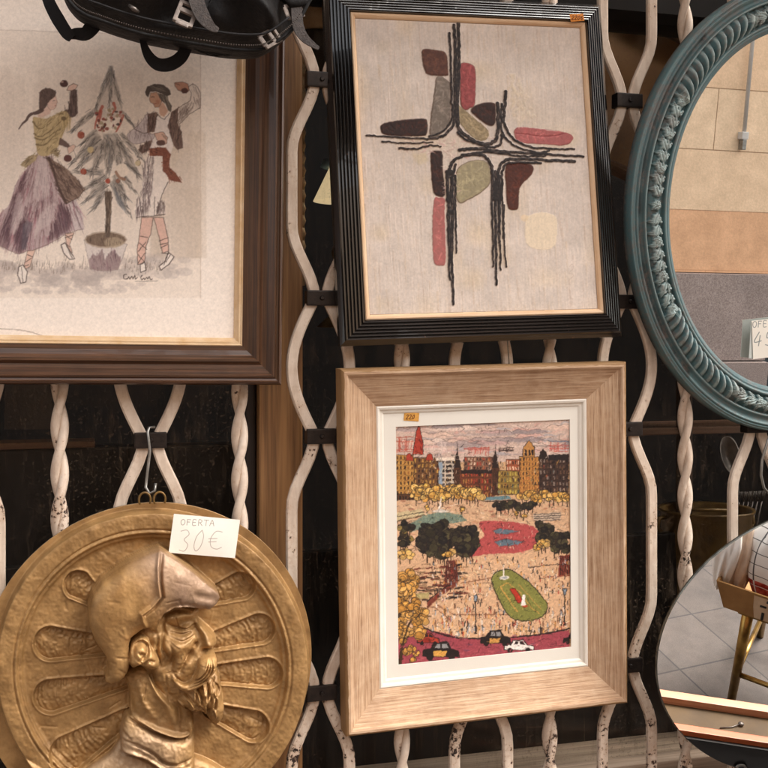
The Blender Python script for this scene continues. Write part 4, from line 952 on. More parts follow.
M_sticker = vcol('orange sticker', .7, ((300, .1, .0003),), .2)

def bronze():
    m = N('gilded cast plaster')
    a = m.n('VertexColor', layer_name='Col')
    k = m.ramp(m.noise(70, 6, .65), [(.3, (.72, .70, .66, 1)), (.55, (1, 1, 1, 1)), (.75, (1.16, 1.14, 1.1, 1))])
    m.base(m.mix(1, a.outputs['Color'], k, 'MULTIPLY')); m.pr(metal=.28, rough=m.ramp(m.noise(90, 4), [(.3, (.38,)*3 + (1,)), (.7, (.56,)*3 + (1,))]), spec=.45)
    p = m.bump(m.noise(380, 4, .6), .22, .0012); m.bump(m.noise(90, 3, .5), .10, .002, p)
    return m.m
M_bronze = bronze()

def teal():
    m = N('distressed teal paint')
    a = m.n('VertexColor', layer_name='Col')
    n1 = m.noise(140, 5, .7); n2 = m.noise(28, 3, .6)
    f = m.ramp(m.math('ADD', m.math('MULTIPLY', n1, .6), m.math('MULTIPLY', n2, .4)), [(.47, (0, 0, 0, 1)), (.60, (1, 1, 1, 1))])
    c = m.mix(m.math('MULTIPLY', f, .5), a.outputs['Color'], W4(126, 104, 94))
    m.base(c); m.pr(rough=.48, spec=.4); m.bump(n1, .25, .001)
    return m.m
M_teal = teal()

def mirror():
    m = N('silvered glass'); m.base(m.ramp(m.noise(26, 6, .7), [(.35, (.94, .94, .93, 1)), (.7, (.84, .83, .81, 1))])); m.pr(metal=1, rough=.0); return m.m
M_mirror = mirror()
M_mirror_edge = simple('ground glass edge', (120, 120, 112), (70, 66, 60), 60, .2, .6)

def painted_iron():
    m = N('chipped cream paint over iron')
    n1 = m.noise(150, 6, .7); n2 = m.noise(16, 3, .6); n3 = m.noise(420, 2, .5)
    geo = m.n('NewGeometry'); ze = m.n('SeparateXYZ'); m.l(geo.outputs['Position'], ze.inputs[0])
    low = m.math('MULTIPLY', m.math('SUBTRACT', 1.25, ze.outputs['Z']), .12)
    low = m.math('MAXIMUM', m.math('MINIMUM', low, .055), -.02)
    s = m.math('ADD', m.math('ADD', m.math('MULTIPLY', n1, .55), m.math('MULTIPLY', n2, .45)), low)
    chip = m.ramp(s, [(.600, (0, 0, 0, 1)), (.610, (1, 1, 1, 1))])
    halo = m.ramp(s, [(.53, (0, 0, 0, 1)), (.598, (1, 1, 1, 1))])
    spk = m.ramp(n3, [(.76, (0, 0, 0, 1)), (.78, (1, 1, 1, 1))])
    base = m.ramp(m.noise(40, 5, .6), [(.3, W4(204, 182, 162)), (.6, W4(222, 204, 186)), (.8, W4(194, 170, 148))])
    base = m.mix(m.math('MULTIPLY', m.ramp(m.noise(1.0, 5, .65, m.mapping('Object', (60, 60, 9))), [(.45, (0, 0, 0, 1)), (.75, (1, 1, 1, 1))]), .6), base, W4(150, 122, 100))
    c = m.mix(m.math('MULTIPLY', halo, .5), base, W4(186, 150, 120))
    c = m.mix(m.math('MAXIMUM', chip, spk), c, m.ramp(m.noise(90), [(.4, W4(34, 24, 20)), (.7, W4(84, 54, 38))]))
    m.base(c); m.pr(rough=.5, spec=.4); p = m.bump(m.math('SUBTRACT', 1.0, chip), .6, .0012); m.bump(m.noise(220, 4), .18, .0008, p)
    return m.m
M_iron = painted_iron()
M_collar = simple('black iron collar', (30, 24, 22), (52, 42, 36), 90, .45, .5, .3, 250)
M_wire = simple('galvanised wire', (168, 166, 160), (120, 116, 110), 60, .35, .8)
M_post = wood_obj('stained pine post', [(.3, W4(62, 42, 26)), (.45, W4(138, 98, 60)), (.6, W4(178, 132, 84)), (.75, W4(106, 74, 44))], 'Z', .5, 55, 1.6)
M_dim = wood_obj('dim interior wood', [(.3, W4(78, 54, 38)), (.6, W4(124, 88, 62)), (.8, W4(96, 68, 48))], 'X', .6, 50, 2)
M_sill = wood_obj('grey weathered board', [(.28, W4(96, 80, 66)), (.5, W4(160, 138, 118)), (.7, W4(190, 168, 148)), (.85, W4(122, 104, 88))], 'X', .7, 60, 2.2)
M_room = simple('darkened room plaster', (15, 11, 9), (24, 17, 13), 8, .9)  # interior shade put into the wall colour so the room stays dark
M_nylon = simple('black nylon', (12, 10, 10), (22, 18, 17), 30, .68, 0, .8, 30, .28, .008)
M_web = simple('black webbing', (12, 10, 11), (22, 18, 19), 200, .7, 0, .5, 900, .3, .0006)
M_gweb = simple('grey worn webbing', (40, 34, 32), (72, 62, 57), 260, .65, 0, .8, 500, .4, .0012)
M_buckle = simple('pale scuffed plastic', (134, 120, 110), (88, 78, 72), 160, .55, .2, .2, 300)
M_brass = simple('tarnished brass', (126, 96, 50), (84, 62, 32), 30, .35, .3, .2, 120)
M_goldleg = simple('brass tube', (176, 140, 76), (130, 98, 50), 30, .3, .85)
M_steel = simple('dull steel', (112, 104, 98), (78, 72, 68), 40, .4, .8)

# ------------------------------------------------------------------ light, sky, camera
w = bpy.data.worlds.new('World'); SC.world = w; w.use_nodes = True
nt = w.node_tree; bg = nt.nodes['Background']
sky = nt.nodes.new('ShaderNodeTexSky'); sky.sky_type = 'NISHITA'; sky.sun_disc = False
SUN_EL, SUN_AZ = rad(55), rad(70)           # azimuth from the street's normal, toward the right
sky.sun_elevation = SUN_EL
sd_ = Vector((math.sin(SUN_AZ)*math.cos(SUN_EL), -math.cos(SUN_AZ)*math.cos(SUN_EL), math.sin(SUN_EL)))
sky.sun_rotation = math.atan2(sd_.x, sd_.y)
sky.dust_density = 6; sky.air_density = 1.0; sky.ozone_density = 0.3
hs = nt.nodes.new('ShaderNodeHueSaturation'); hs.inputs['Saturation'].default_value = .25
nt.links.new(sky.outputs[0], hs.inputs['Color'])
mx = nt.nodes.new('ShaderNodeMix'); mx.data_type = 'RGBA'; mx.blend_type = 'MULTIPLY'; mx.inputs[0].default_value = 1; mx.inputs[7].default_value = (1.0, .98, .95, 1)
nt.links.new(hs.outputs[0], mx.inputs[6]); nt.links.new(mx.outputs[2], bg.inputs['Color'])
bg.inputs['Strength'].default_value = 0.15
sl = bpy.data.lights.new('overcast_sun', 'SUN'); sl.energy = 1.5; sl.angle = rad(24); sl.color = (1, .965, .91)
so = bpy.data.objects.new('overcast_sun', sl); COL.objects.link(so)
so.rotation_euler = sd_.to_track_quat('Z', 'Y').to_euler()
cam = bpy.data.cameras.new('camera'); cam.lens = 50; cam.sensor_width = 36; cam.shift_y = -(384 - HY)/768; cam.clip_start = .05; cam.clip_end = 300
co = bpy.data.objects.new('camera', cam); COL.objects.link(co)
co.location = CAM; co.rotation_euler = (rad(90), 0, -TH)
SC.camera = co
SC.view_settings.view_transform = 'Standard'; SC.view_settings.look = 'None'; SC.view_settings.exposure = EXPOSURE; SC.view_settings.gamma = 1
SC.render.engine = 'CYCLES'; SC.cycles.max_bounces = 8; SC.cycles.use_denoising = True; SC.cycles.glossy_bounces = 5; SC.cycles.transparent_max_bounces = 8

# ------------------------------------------------------------------ setting: pavement, shop interior, facing facade
def pavement():
    m = N('grey paving slabs')
    ra_ = rad(9); pc = (1.358 - 2, -1.276 + 3)
    v = m.mapping('Object', (1, 1, 1), (0, 0, ra_), (-(pc[0]*math.cos(ra_) - pc[1]*math.sin(ra_)), -(pc[0]*math.sin(ra_) + pc[1]*math.cos(ra_)), 0))
    b = m.n('TexBrick'); b.offset = 0; b.inputs['Scale'].default_value = 1; b.inputs['Brick Width'].default_value = .245; b.inputs['Row Height'].default_value = .245
    b.inputs['Mortar Size'].default_value = .0035; b.inputs['Mortar Smooth'].default_value = .3; b.inputs['Color1'].default_value = W4(68, 60, 56); b.inputs['Color2'].default_value = W4(79, 70, 65); b.inputs['Mortar'].default_value = W4(44, 39, 37)
    m.l(v, b.inputs['Vector'])
    k = m.ramp(m.noise(6, 7, .7), [(.3, (.62, .61, .6, 1)), (.7, (1.25, 1.23, 1.2, 1))])
    s = m.ramp(m.noise(220, 3, .6), [(.3, (.85,)*3 + (1,)), (.7, (1.12,)*3 + (1,))])
    m.base(m.mix(1, m.mix(1, b.outputs['Color'], k, 'MULTIPLY'), s, 'MULTIPLY')); m.pr(rough=.8); m.bump(m.noise(200, 3), .3, .002); return m.m
bm_ = MB(); bm_.box((2, -3, -.05), (60, 60, .1)); g = bm_.build('pavement', pavement()); tag(g, 'grey square slab pavement seen in the mirrors', None, None, 'structure')

def facade_mat():
    m = N('dressed sandstone')
    geo = m.n('SeparateXYZ'); m.l(m.tc.outputs['Object'], geo.inputs[0])
    comb = m.n('CombineXYZ'); row = m.math('FLOOR', m.math('MULTIPLY', m.math('SUBTRACT', geo.outputs['Z'], 1.955), 1/.405)); m.l(m.math('ADD', m.math('SUBTRACT', geo.outputs['X'], 3.62), m.math('MULTIPLY', row, .55)), comb.inputs[0]); m.l(m.math('SUBTRACT', geo.outputs['Z'], 1.55), comb.inputs[1])
    b = m.n('TexBrick'); b.offset = 0; b.inputs['Scale'].default_value = 1; b.inputs['Brick Width'].default_value = 1.62; b.inputs['Row Height'].default_value = .405
    b.inputs['Mortar Size'].default_value = .0035; b.inputs['Color1'].default_value = W4(236, 206, 172); b.inputs['Color2'].default_value = W4(230, 190, 152); b.inputs['Mortar'].default_value = W4(160, 128, 98); b.inputs['Bias'].default_value = -.3
    m.l(comb.outputs[0], b.inputs['Vector'])
    k = m.ramp(m.noise(7, 7, .7), [(.3, (.84, .82, .79, 1)), (.7, (1.1, 1.09, 1.08, 1))]); s = m.ramp(m.noise(60, 4, .65), [(.3, (.9,)*3 + (1,)), (.7, (1.08,)*3 + (1,))])
    bc = m.mix(m.math('LESS_THAN', geo.outputs['Z'], 1.55), b.outputs['Color'], m.mix(.75, b.outputs['Color'], W4(222, 168, 126)))
    m.base(m.mix(1, m.mix(1, bc, k, 'MULTIPLY'), s, 'MULTIPLY')); m.pr(rough=.9); m.bump(m.noise(60, 5), .4, .004); return m.m
fac = thing('stone_facade', 'sandstone building front with grey granite plinth reflected in the carved oval mirror', 'building', pose(0, 0, 0))
q = MB(); q.box((-3.93, -5.2, 2.5), (16.18, .4, 2.74)); q.box((11.4, -5.2, 2.5), (10, .4, 2.74)); q.build('wall', facade_mat(), fac)
def granite():
    m = N('grey granite'); c = m.ramp(m.noise(130, 4, .7), [(.3, W4(112, 98, 92)), (.5, W4(152, 136, 128)), (.7, W4(178, 164, 156))])
    k = m.ramp(m.noise(3.5, 4, .6), [(.3, (.85, .84, .84, 1)), (.7, (1.1, 1.08, 1.07, 1))]); m.base(m.mix(1, c, k, 'MULTIPLY')); m.pr(rough=.75); return m.m
q = MB(); q.box((-3.93, -5.18, .825), (16.18, .46, .60)); q.box((-3.93, -5.16, .26), (16.18, .52, .512)); q.build('plinth', granite(), fac)
q = MB(); q.box((5.3, -5.5, 1.9), (2.4, .05, 3.9)); [q.box((4.5 + .5*i, -5.46, 1.9), (.06, .06, 3.9)) for i in range(4)]; q.build('door', simple('dark blue door', (34, 44, 52), (52, 62, 68), 10, .4), fac)
q = MB(); q.tube([(3.82, -4.965, 2.08), (3.80, -4.965, 4.0)], .014); q.box((3.82, -4.972, 2.06), (.05, .056, .05), bev=.006); q.build('conduit', simple('white conduit', (200, 194, 186), (184, 178, 170), 10, .5), fac)
q = MB(); q.box((3.82, -4.97, 2.0), (.03, .05, .07), bev=.006); q.build('conduit_clip', M_wire, fac)

aw = thing('unseen_awning', 'unseen cream canvas awning added above the shop front to shade its upper part', 'awning', pose(.2, 0, 2.40))  # out-of-view overhang, added and sized to dim the upper shop front
q = MB(); q.prism([(-2.2, 0), (2.2, 0), (2.2, .02), (-2.2, .02)], -.46, -.09); q.build('canvas', simple('awning canvas', (176, 158, 138), (164, 146, 126), 10, .9), aw)
q = MB(); q.tube([(-2.2, -.46, -.01), (2.2, -.46, -.01)], .02); q.build('front_bar', M_steel, aw)

# shop interior (dark), as one room
q = MB()
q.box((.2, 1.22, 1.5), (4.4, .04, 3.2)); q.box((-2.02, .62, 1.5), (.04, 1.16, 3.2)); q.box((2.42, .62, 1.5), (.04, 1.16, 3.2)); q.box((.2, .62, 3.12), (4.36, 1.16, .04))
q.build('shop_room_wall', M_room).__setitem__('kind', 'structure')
q = MB(); q.box((.2, .56, .785), (4.36, 1.0, .03), bev=.003); o = q.build('display_floor', M_sill); tag(o, 'grey weathered board floor of the shop window', None, None, 'structure')
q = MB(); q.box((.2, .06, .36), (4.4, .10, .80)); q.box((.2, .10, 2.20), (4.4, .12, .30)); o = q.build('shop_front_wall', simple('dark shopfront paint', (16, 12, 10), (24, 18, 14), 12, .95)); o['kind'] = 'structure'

# window: post, mullion, pane of dusty glass
win = thing('shop_window', 'dusty shop window with brown wooden posts behind the white grille', 'window', pose(0, 0, 0))
def vpx(px, y): return at(px, 450, y)[0]
x0, x1 = vpx(259, .05), vpx(303, .05)
q = MB(); q.box(((x0 + x1)/2, .075, 1.41), (x1 - x0, .05, 1.28), bev=.004); q.build('post', M_post, win)
x2 = vpx(246, .07)
q = MB(); q.box(((x0 + x2)/2 - .001, .085, 1.41), (x0 - x2 - .002, .03, 1.28), bev=.003); q.build('post_rebate', wood_obj('dark rebate', [(.3, W4(26, 18, 14)), (.7, W4(50, 34, 24))], 'Z'), win)
def glass():
    m = N('dusty window glass'); nt_ = m.t
    tr = m.n('BsdfTransparent'); tr.inputs[0].default_value = (.93, .93, .92, 1)
    gl = m.n('BsdfGlossy'); gl.inputs['Roughness'].default_value = .03
    df = m.n('BsdfDiffuse'); df.inputs[0].default_value = W4(150, 128, 108)
    v = m.mapping('Object', (1, 1, .16)); st = m.noise(75, 6, .75, v); sp = m.noise(190, 3, .6); big = m.noise(5, 3, .5)
    a = m.ramp(st, [(.53, (0, 0, 0, 1)), (.64, (1, 1, 1, 1))]); b = m.ramp(sp, [(.62, (0, 0, 0, 1)), (.67, (1, 1, 1, 1))]); c = m.ramp(big, [(.35, (.1,)*3 + (1,)), (.65, (1, 1, 1, 1))])
    d = m.math('MULTIPLY', m.math('ADD', m.math('MULTIPLY', a, .16), m.math('MULTIPLY', b, .30)), c)
    d = m.math('ADD', d, .004)
    fr = m.n('Fresnel'); fr.inputs[0].default_value = 1.45
    m1 = m.n('MixShader'); m.l(m.math('MULTIPLY', fr.outputs[0], .12), m1.inputs[0]); m.l(tr.outputs[0], m1.inputs[1]); m.l(gl.outputs[0], m1.inputs[2])
    m2 = m.n('MixShader'); m.l(d, m2.inputs[0]); m.l(m1.outputs[0], m2.inputs[1]); m.l(df.outputs[0], m2.inputs[2])
    m.l(m2.outputs[0], nt_.nodes['Material Output'].inputs['Surface']); return m.m
Mg = glass()
for a, b in ((-1.9, x2 - .002), (x1 + .002, 2.3)):
    q = MB(); q.box(((a + b)/2, .095, 1.42), (b - a, .004, 1.30)); q.build('glass_pane', Mg, win)

# ------------------------------------------------------------------ wrought iron grille
GZ = [.612, .989, 1.366, 1.569, 1.890, 2.270]
grille = thing('window_grille', 'cream painted iron window grille of twisted and wavy bars with black collars', 'grille', pose(0, 0, 0))
def wavy(cx, side):
    pts = []
    knots = [.41] + GZ + [2.47]
    for a, b in zip(knots[:-1], knots[1:]):
        L = b - a; ramp_ = .105 if L > .25 else L*.5
        for k in range(24):
            t = k/24; z = a + t*L; e = min(z - a, b - z)
            s = smooth01(np.array(e/ramp_)).item() if L > .25 else math.sin(math.pi*t)**1.05
            pts.append((cx + side*(.0095 + .034*s), 0, z))
    return pts
def twisted(cx, ph):
    out = []
    for k in (0, math.pi):
        out.append([(cx + .0058*math.cos(ph + k + 2*math.pi*z/.128), .0058*math.sin(ph + k + 2*math.pi*z/.128), z) for z in np.arange(.45, 2.30, .006)])
    return out
for i, cx_ in enumerate([-.588, -.343, -.097, .155, .404, .640, .885]):
    for sd2 in (-1, 1):
        q = MB(); q.bar(wavy(cx_, sd2), .0165, .011, .0022); q.build('wavy_bar', M_iron, grille)
    for z in GZ:
        q = MB(); q.box((cx_, 0, z), (.045, .021, .0225), bev=.002); q.tube([(cx_, -.010, z), (cx_, -.0135, z)], [.004, .0025], 8); q.build('collar', M_collar, grille)
for i, cx_ in enumerate([-.711, -.4655, -.2165, .028, .2695, .5085, .762]):
    q = MB()
    for P in twisted(cx_, .4 + i*.7): q.tube(P, .0066, 10)
    q.build('twisted_bar', M_iron, grille)

# ------------------------------------------------------------------ left: framed drawing of two dancers
ras = paint_dancers()
BR = at(282, 385, -.052); Wf, Hf, ryl = .56, .72, .012
M0 = pose(*BR, 0, ryl, 0) @ Matrix.Translation((-Wf/2, 0, Hf/2))
fr1 = thing('framed_drawing', 'dark brown wooden frame around a cream mounted drawing of two folk dancers', 'framed picture', M0)
prof1 = [(.0, -.038), (0, -.006), (.002, -.001), (.0045, 0.0005), (.006, -.0025), (.009, -.0035), (.0105, -.001), (.013, -.0005), (.016, -.004), (.022, -.009), (.028, -.010), (.0325, -.006), (.036, -.0062), (.041, -.012), (.048, -.016), (.0545, -.0165), (.0548, -.026)]
FWD = .0545
q = MB(); q.sweep_rect(Wf, Hf, prof1); q.build('frame', M_frame_dark, fr1)
q = MB(); q.sweep_rect(Wf - 2*FWD + .002, Hf - 2*FWD + .002, [(0, -.026), (0, -.0175), (.002, -.0165), (.004, -.018), (.006, -.0178), (.0085, -.0225), (.012, -.0245), (.0122, -.028)]); q.build('gold_slip', M_gold, fr1)
xi, zi = Wf/2 - FWD - .010, Hf/2 - FWD - .010
sheet('drawing', ras, M0, -xi, xi, -zi, zi, -.0265, 1.7, M_art, fr1, gain=1.12)
del ras

# ------------------------------------------------------------------ centre top: abstract painting, reeded black frame
ras = paint_abstract()
M1 = pose(.1368, -.045, 1.7691, -.0768, -.0329, -.023)
c4 = [plane_hit(*p, M1, .0) for p in ((350, 11.7), (586, 21), (605, 314.5), (367, 317.8))]
hw = (c4[1][0] + c4[2][0] - c4[0][0] - c4[3][0])/4; hh = (c4[0][1] + c4[1][1] - c4[2][1] - c4[3][1])/4
fr2 = thing('abstract_painting', 'tall abstract painting with black cross lines and colour blocks in a reeded black frame', 'painting', M1)
fw2 = .036
prof2 = [(0, -.034), (0, -.020), (.006, -.0135)]
x = .006
for k in range(6):
    prof2 += [(x + .0004, -.0130 + .0022*k), (x + .0018, -.0102 + .0022*k), (x + .0036, -.0090 + .0022*k), (x + .0044, -.0112 + .0022*k)]; x += .0047
prof2 += [(x + .0002, .0016), (fw2 - .001, .0006), (fw2, -.006), (fw2, -.012)]
q = MB(); q.sweep_rect(2*(hw + fw2), 2*(hh + fw2), prof2); q.build('frame', M_black, fr2)
q = MB(); q.sweep_rect(2*hw + .001, 2*hh + .001, [(0, -.012), (0, -.004), (.0015, -.0025), (.004, -.003), (.006, -.0045), (.0078, -.007), (.008, -.012)]); q.build('slip', M_slip, fr2)
sheet('canvas', ras, M1, -hw + .0078, hw - .0078, -hh + .0078, hh - .0078, -.0085, 1.8, M_oil, fr2, relief=.0015, gain=1.08)
del ras
def sticker(M, par, px, py, w_, h_, dep, txt, c, seed, rot=0):
    x_, z_ = plane_hit(px, py, M, dep)
    T = M @ Matrix.Translation((x_, 0, z_)) @ Matrix.Rotation(rot, 4, 'Y')
    cxp, cyp = proj(np.array([T @ Vector((0, -dep, 0))]))
    k = Ras(px - 14, py - 10, px + 14, py + 10, 10, c); rr = random.Random(seed)
    for i in range(60): k.dab(px + rr.uniform(-9, 9), py + rr.uniform(-6, 6), rr.uniform(.5, 2), rr.uniform(.3, 1), tuple(np.array(c)*rr.uniform(.8, 1.15)), .5)
    write(k, txt, px - 5.6, py + 2.2, 2.3, 4.2, .75, (92, 48, 26), .9, .3, .15)
    s = sheet('price_sticker', k, T, -w_/2, w_/2, -h_/2, h_/2, dep, 5, M_sticker, None, bow=.0006)
    s.parent = par; s.matrix_local = M.inverted() @ T
    return s
sticker(M1, fr2, 577, 17.6, .023, .0115, .0034, '2206', (222, 140, 62), 3, -.12)

# ------------------------------------------------------------------ centre bottom: city print in a limed oak frame
ras = paint_city()
M2 = pose(.1525, -.034, 1.2034, .03, -.0205, -.003)
c4 = [plane_hit(*p, M2, .0) for p in ((376.4, 406.5), (588.4, 397.6), (590.4, 668.4), (379, 691.4))]
hw = (c4[1][0] + c4[2][0] - c4[0][0] - c4[3][0])/4; hh = (c4[0][1] + c4[1][1] - c4[2][1] - c4[3][1])/4
fr3 = thing('framed_print', 'light limed oak frame around a white mounted print of a busy city square', 'framed picture', M2)
fw3 = .058
prof3 = [(0, -.022), (0, .010), (.0012, .0135), (.004, .0155), (.0075, .0155), (.0100, .0135), (.0112, .0105), (.0122, .0102), (.016, .0085), (.036, -.0005), (.050, -.006), (.0565, -.0085), (fw3, -.0105), (fw3, -.014)]
q = MB(); q.sweep_rect(2*(hw + fw3 - .002), 2*(hh + fw3 - .002), prof3); q.build('frame', M_oak, fr3)
q = MB(); q.sweep_rect(2*hw - .002, 2*hh - .002, [(0, -.014), (0, -.009), (.002, -.008), (.005, -.009), (.0062, -.012), (.010, -.0125), (.0125, -.0145), (.0127, -.019)]); q.build('slip', M_white_slip, fr3)
pts = [plane_hit(*p, M2, -.0165) for p in ((395.8, 426.7), (569, 419.4), (571, 647), (397.8, 664.3))]
px0, px1 = (pts[0][0] + pts[3][0])/2, (pts[1][0] + pts[2][0])/2; pz1, pz0 = (pts[0][1] + pts[1][1])/2, (pts[2][1] + pts[3][1])/2
xm, zm = hw - .013, hh - .013
q = MB()
for (a, b, c, d) in ((-xm, px0, -zm, zm), (px1, xm, -zm, zm), (px0, px1, pz1, zm), (px0, px1, -zm, pz0)): q.box(((a + b)/2, .0155, (c + d)/2), (b - a, .002, d - c))
q.build('mount', simple('white mount board', (228, 221, 209), (222, 214, 202), 8, .85, 0, .06, 500), fr3)
sheet('print', ras, M2, px0 + .0002, px1 - .0002, pz0 + .0002, pz1 - .0002, -.0163, 2.2, M_print, fr3)
del ras
sticker(M2, fr3, 411.5, 416.8, .0235, .0125, -.0140, '220', (206, 150, 74), 5, .1)
q = MB(); q.tube([(.045, .014, hh + fw3 - .03), (.03, .012, hh + fw3 + .16)], .0009, 6); q.build('hanging_wire', M_wire, fr3)

# ------------------------------------------------------------------ cast medallion with its hook and price tag
C0 = at(152, 667, -.035); RM = .2262
M3 = pose(C0[0], -.035, C0[2], 0, 0, 0)
med = thing('relief_medallion', 'round golden brown plaque with a relief of a bearded man in a helmet', 'wall plaque', M3)
nr, na = 250, 1300
rr_ = (np.linspace(0.0, 1, nr)**.85)[:, None]; aa = (np.linspace(0, 2*np.pi, na, endpoint=False))[None]
Lx = RM*rr_*np.cos(aa); Lz = RM*rr_*np.sin(aa)
Pw = np.stack([Lx + M3.translation.x, np.full_like(Lx, -.035), Lz + M3.translation.z], -1)
PX_, PY_ = proj(Pw)
ccx, ccy = proj(np.array([[C0[0], -.035, C0[2]]]))
h, on, ns, hel = medallion_height(PX_, PY_, ccx[0], ccy[0], RM/.0015*1.05)
n1, n2, n3 = ns
V = np.stack([Lx, -h*.00155, Lz], -1)
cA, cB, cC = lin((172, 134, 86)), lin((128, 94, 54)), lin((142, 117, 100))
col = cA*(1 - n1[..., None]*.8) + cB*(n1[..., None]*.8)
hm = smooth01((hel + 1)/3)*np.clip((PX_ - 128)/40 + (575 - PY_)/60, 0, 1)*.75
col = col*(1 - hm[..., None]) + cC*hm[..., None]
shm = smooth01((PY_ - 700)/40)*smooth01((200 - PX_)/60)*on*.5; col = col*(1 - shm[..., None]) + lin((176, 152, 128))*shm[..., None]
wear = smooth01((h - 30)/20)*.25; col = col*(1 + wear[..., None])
V2 = np.concatenate([V.reshape(-1, 3), np.stack([RM*np.cos(aa[0]), np.full(na, .014), RM*np.sin(aa[0])], -1)])
col2 = np.concatenate([col.reshape(-1, 3), np.tile(lin((120, 106, 92)), (na, 1))])
f1 = grid_faces(nr + 1, na, wrap_v=True)
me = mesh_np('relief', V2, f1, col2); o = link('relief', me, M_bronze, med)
q = MB()
for dx in (-.010, .010): q.tube([(dx + .008*math.cos(t), -.004, RM + .006 + .010*math.sin(t)) for t in np.linspace(-.6, 3.8, 12)], .0016, 6)
q.build('hanging_loop', M_brass, med)
# hook of wire from the collar to the loops
hk = thing('wire_hook', 'bent steel wire hook hanging from a black grille collar above the round plaque', 'hook', pose(*at(152, 436, -.016)))
top = RM + C0[2]
zr = top + .012 - hk.matrix_world.translation.z if False else (C0[2] + RM + .013) - at(152, 436, -.016)[2]
q = MB(); q.tube([(.004, .006, .012), (-.004, 0, .012), (-.006, -.004, .006), (-.003, -.005, -.02), (-.0075, -.006, zr + .02), (-.009, -.008, zr + .008), (-.004, -.014, zr), (.003, -.016, zr + .004), (.004, -.014, zr + .014)], .0019, 8); q.build('wire_stem', M_wire, hk)

def tagsheet(name, corners_px, Y, txts, label, cat, fold=False, lw=1.0):
    P = [at(*p, Y) for p in corners_px]
    c = sum(P)/4; wv = (P[1] - P[0] + P[2] - P[3])/2; hv = (P[0] - P[3] + P[1] - P[2])/2
    ry = -math.atan2(wv[2], wv[0]); W_, H_ = np.linalg.norm(wv), np.linalg.norm(hv)
    T = pose(*c, 0, ry, 0); e = thing(name, label, cat, T)
    xs = [p[0] for p in corners_px]; ys = [p[1] for p in corners_px]
    k = Ras(min(xs) - 4, min(ys) - 4, max(xs) + 4, max(ys) + 4, 8, (236, 230, 219))
    for t in txts: write(k, **t)
    sheet('card', k, T, -W_/2, W_/2, -H_/2, H_/2, 0, 5, M_tag, e, bow=.002)
    return e, W_, H_
tagsheet('price_tag', ((173, 513), (238.5, 520.5), (236.5, 557.5), (169.5, 553.5)), -.058,
    [dict(txt='OFERTA', x=180.5, y=524.8, w=4.4, h=5.6, lw=.7, col=(150, 138, 128), a=.85, gap=.32, slant=.1, dy=.03), dict(txt='30', x=178, y=551, w=10.5, h=21, lw=.75, col=(172, 160, 150), a=.9, gap=.35, slant=.12, dy=.0), dict(txt='€', x=208, y=549, w=14, h=18, lw=.75, col=(172, 160, 150), a=.9, slant=.05)],
    'white paper price tag reading OFERTA 30 € on the rim of the round plaque', 'price tag')

# ------------------------------------------------------------------ carved oval mirror
OC = np.array([.679, -.05, 1.7175]); M4 = pose(*OC, rad(5), 0, 0)
ovm = thing('oval_mirror', 'large oval mirror in a carved teal frame with rope and leaf mouldings', 'mirror', M4)
A0, B0, A1, B1 = .302, .3615, .230, .2885
FWm = .060
na, ns_ = 3000, 104
ph = np.linspace(0, 2*np.pi, na, endpoint=False)[:, None]; ss = np.linspace(0, 1, ns_)[None]
ax_, az_ = A0 + (A1 - A0)*ss, B0 + (B1 - B0)*ss
Lx, Lz = ax_*np.cos(ph), az_*np.sin(ph)
hgt = oval_profile(ss)*FWm*np.ones_like(ph)
am, bm2 = (A0 + A1)/2, (B0 + B1)/2
arc = np.cumsum(np.hypot(am*np.sin(ph), bm2*np.cos(ph))*2*np.pi/na)[:, None]; TOT = arc[-1, 0]
band = smooth01((ss - .372)/.025)*smooth01((.79 - ss)/.025)
# sections: leaves at the four poles, rope between
deg = (np.degrees(ph) % 360)
def near(c, w_): return smooth01((w_ - np.abs((deg - c + 180) % 360 - 180))/1.5 + .5)
leafm = np.maximum.reduce([near(180, 31), near(0, 31), near(90, 24), near(270, 24)])
sv = (ss - .58)/.205                       # -1..1 across the band
rope = np.abs(np.sin(np.pi*(arc/.0152 + sv*.62*np.sign(np.sin(2*ph + .001)))))**.95
hgt = hgt + band*(1 - leafm)*(.011*rope*np.sqrt(np.clip(1 - (sv/1.12)**2, 0, 1)) - .005)
# leaves: overlapping acanthus blades, scrolls, flowers and berries
rl = random.Random(12); LH = np.zeros_like(hgt)
T_ = ss*np.hypot(A0 - A1, 0)*1.0
U_ = arc; Vv = (ss - .58)*.0725
def leaf(u0, v0, ang, L, wd, H, curl=0):
    global LH
    i = np.where(np.abs(((U_[:, 0] - u0 + TOT/2) % TOT) - TOT/2) < L*1.3)[0]
    if not len(i): return
    du = ((U_[i] - u0 + TOT/2) % TOT) - TOT/2; dv = Vv - v0
    c, s = math.cos(ang), math.sin(ang); a = (du*c + dv*s)/L; b = (-du*s + dv*c) - curl*L*a*a
    wloc = wd*np.clip(np.sin(np.pi*np.clip(a, 0, 1)**.75), 0, 1)*(1 + .14*np.sin(a*24)) + 1e-5
    m = (a > 0) & (a < 1) & (np.abs(b) < wloc)
    d = .62*H*np.clip(1 - np.abs(b/wloc)**3.2, 0, 1)**.6*(.5 + .6*np.sin(np.pi*np.clip(a*.8 + .15, 0, 1))) - H*.22*np.exp(-(b/(wd*.18))**2)*(a < .85)
    LH[i] = np.maximum(LH[i], np.where(m, d, 0))
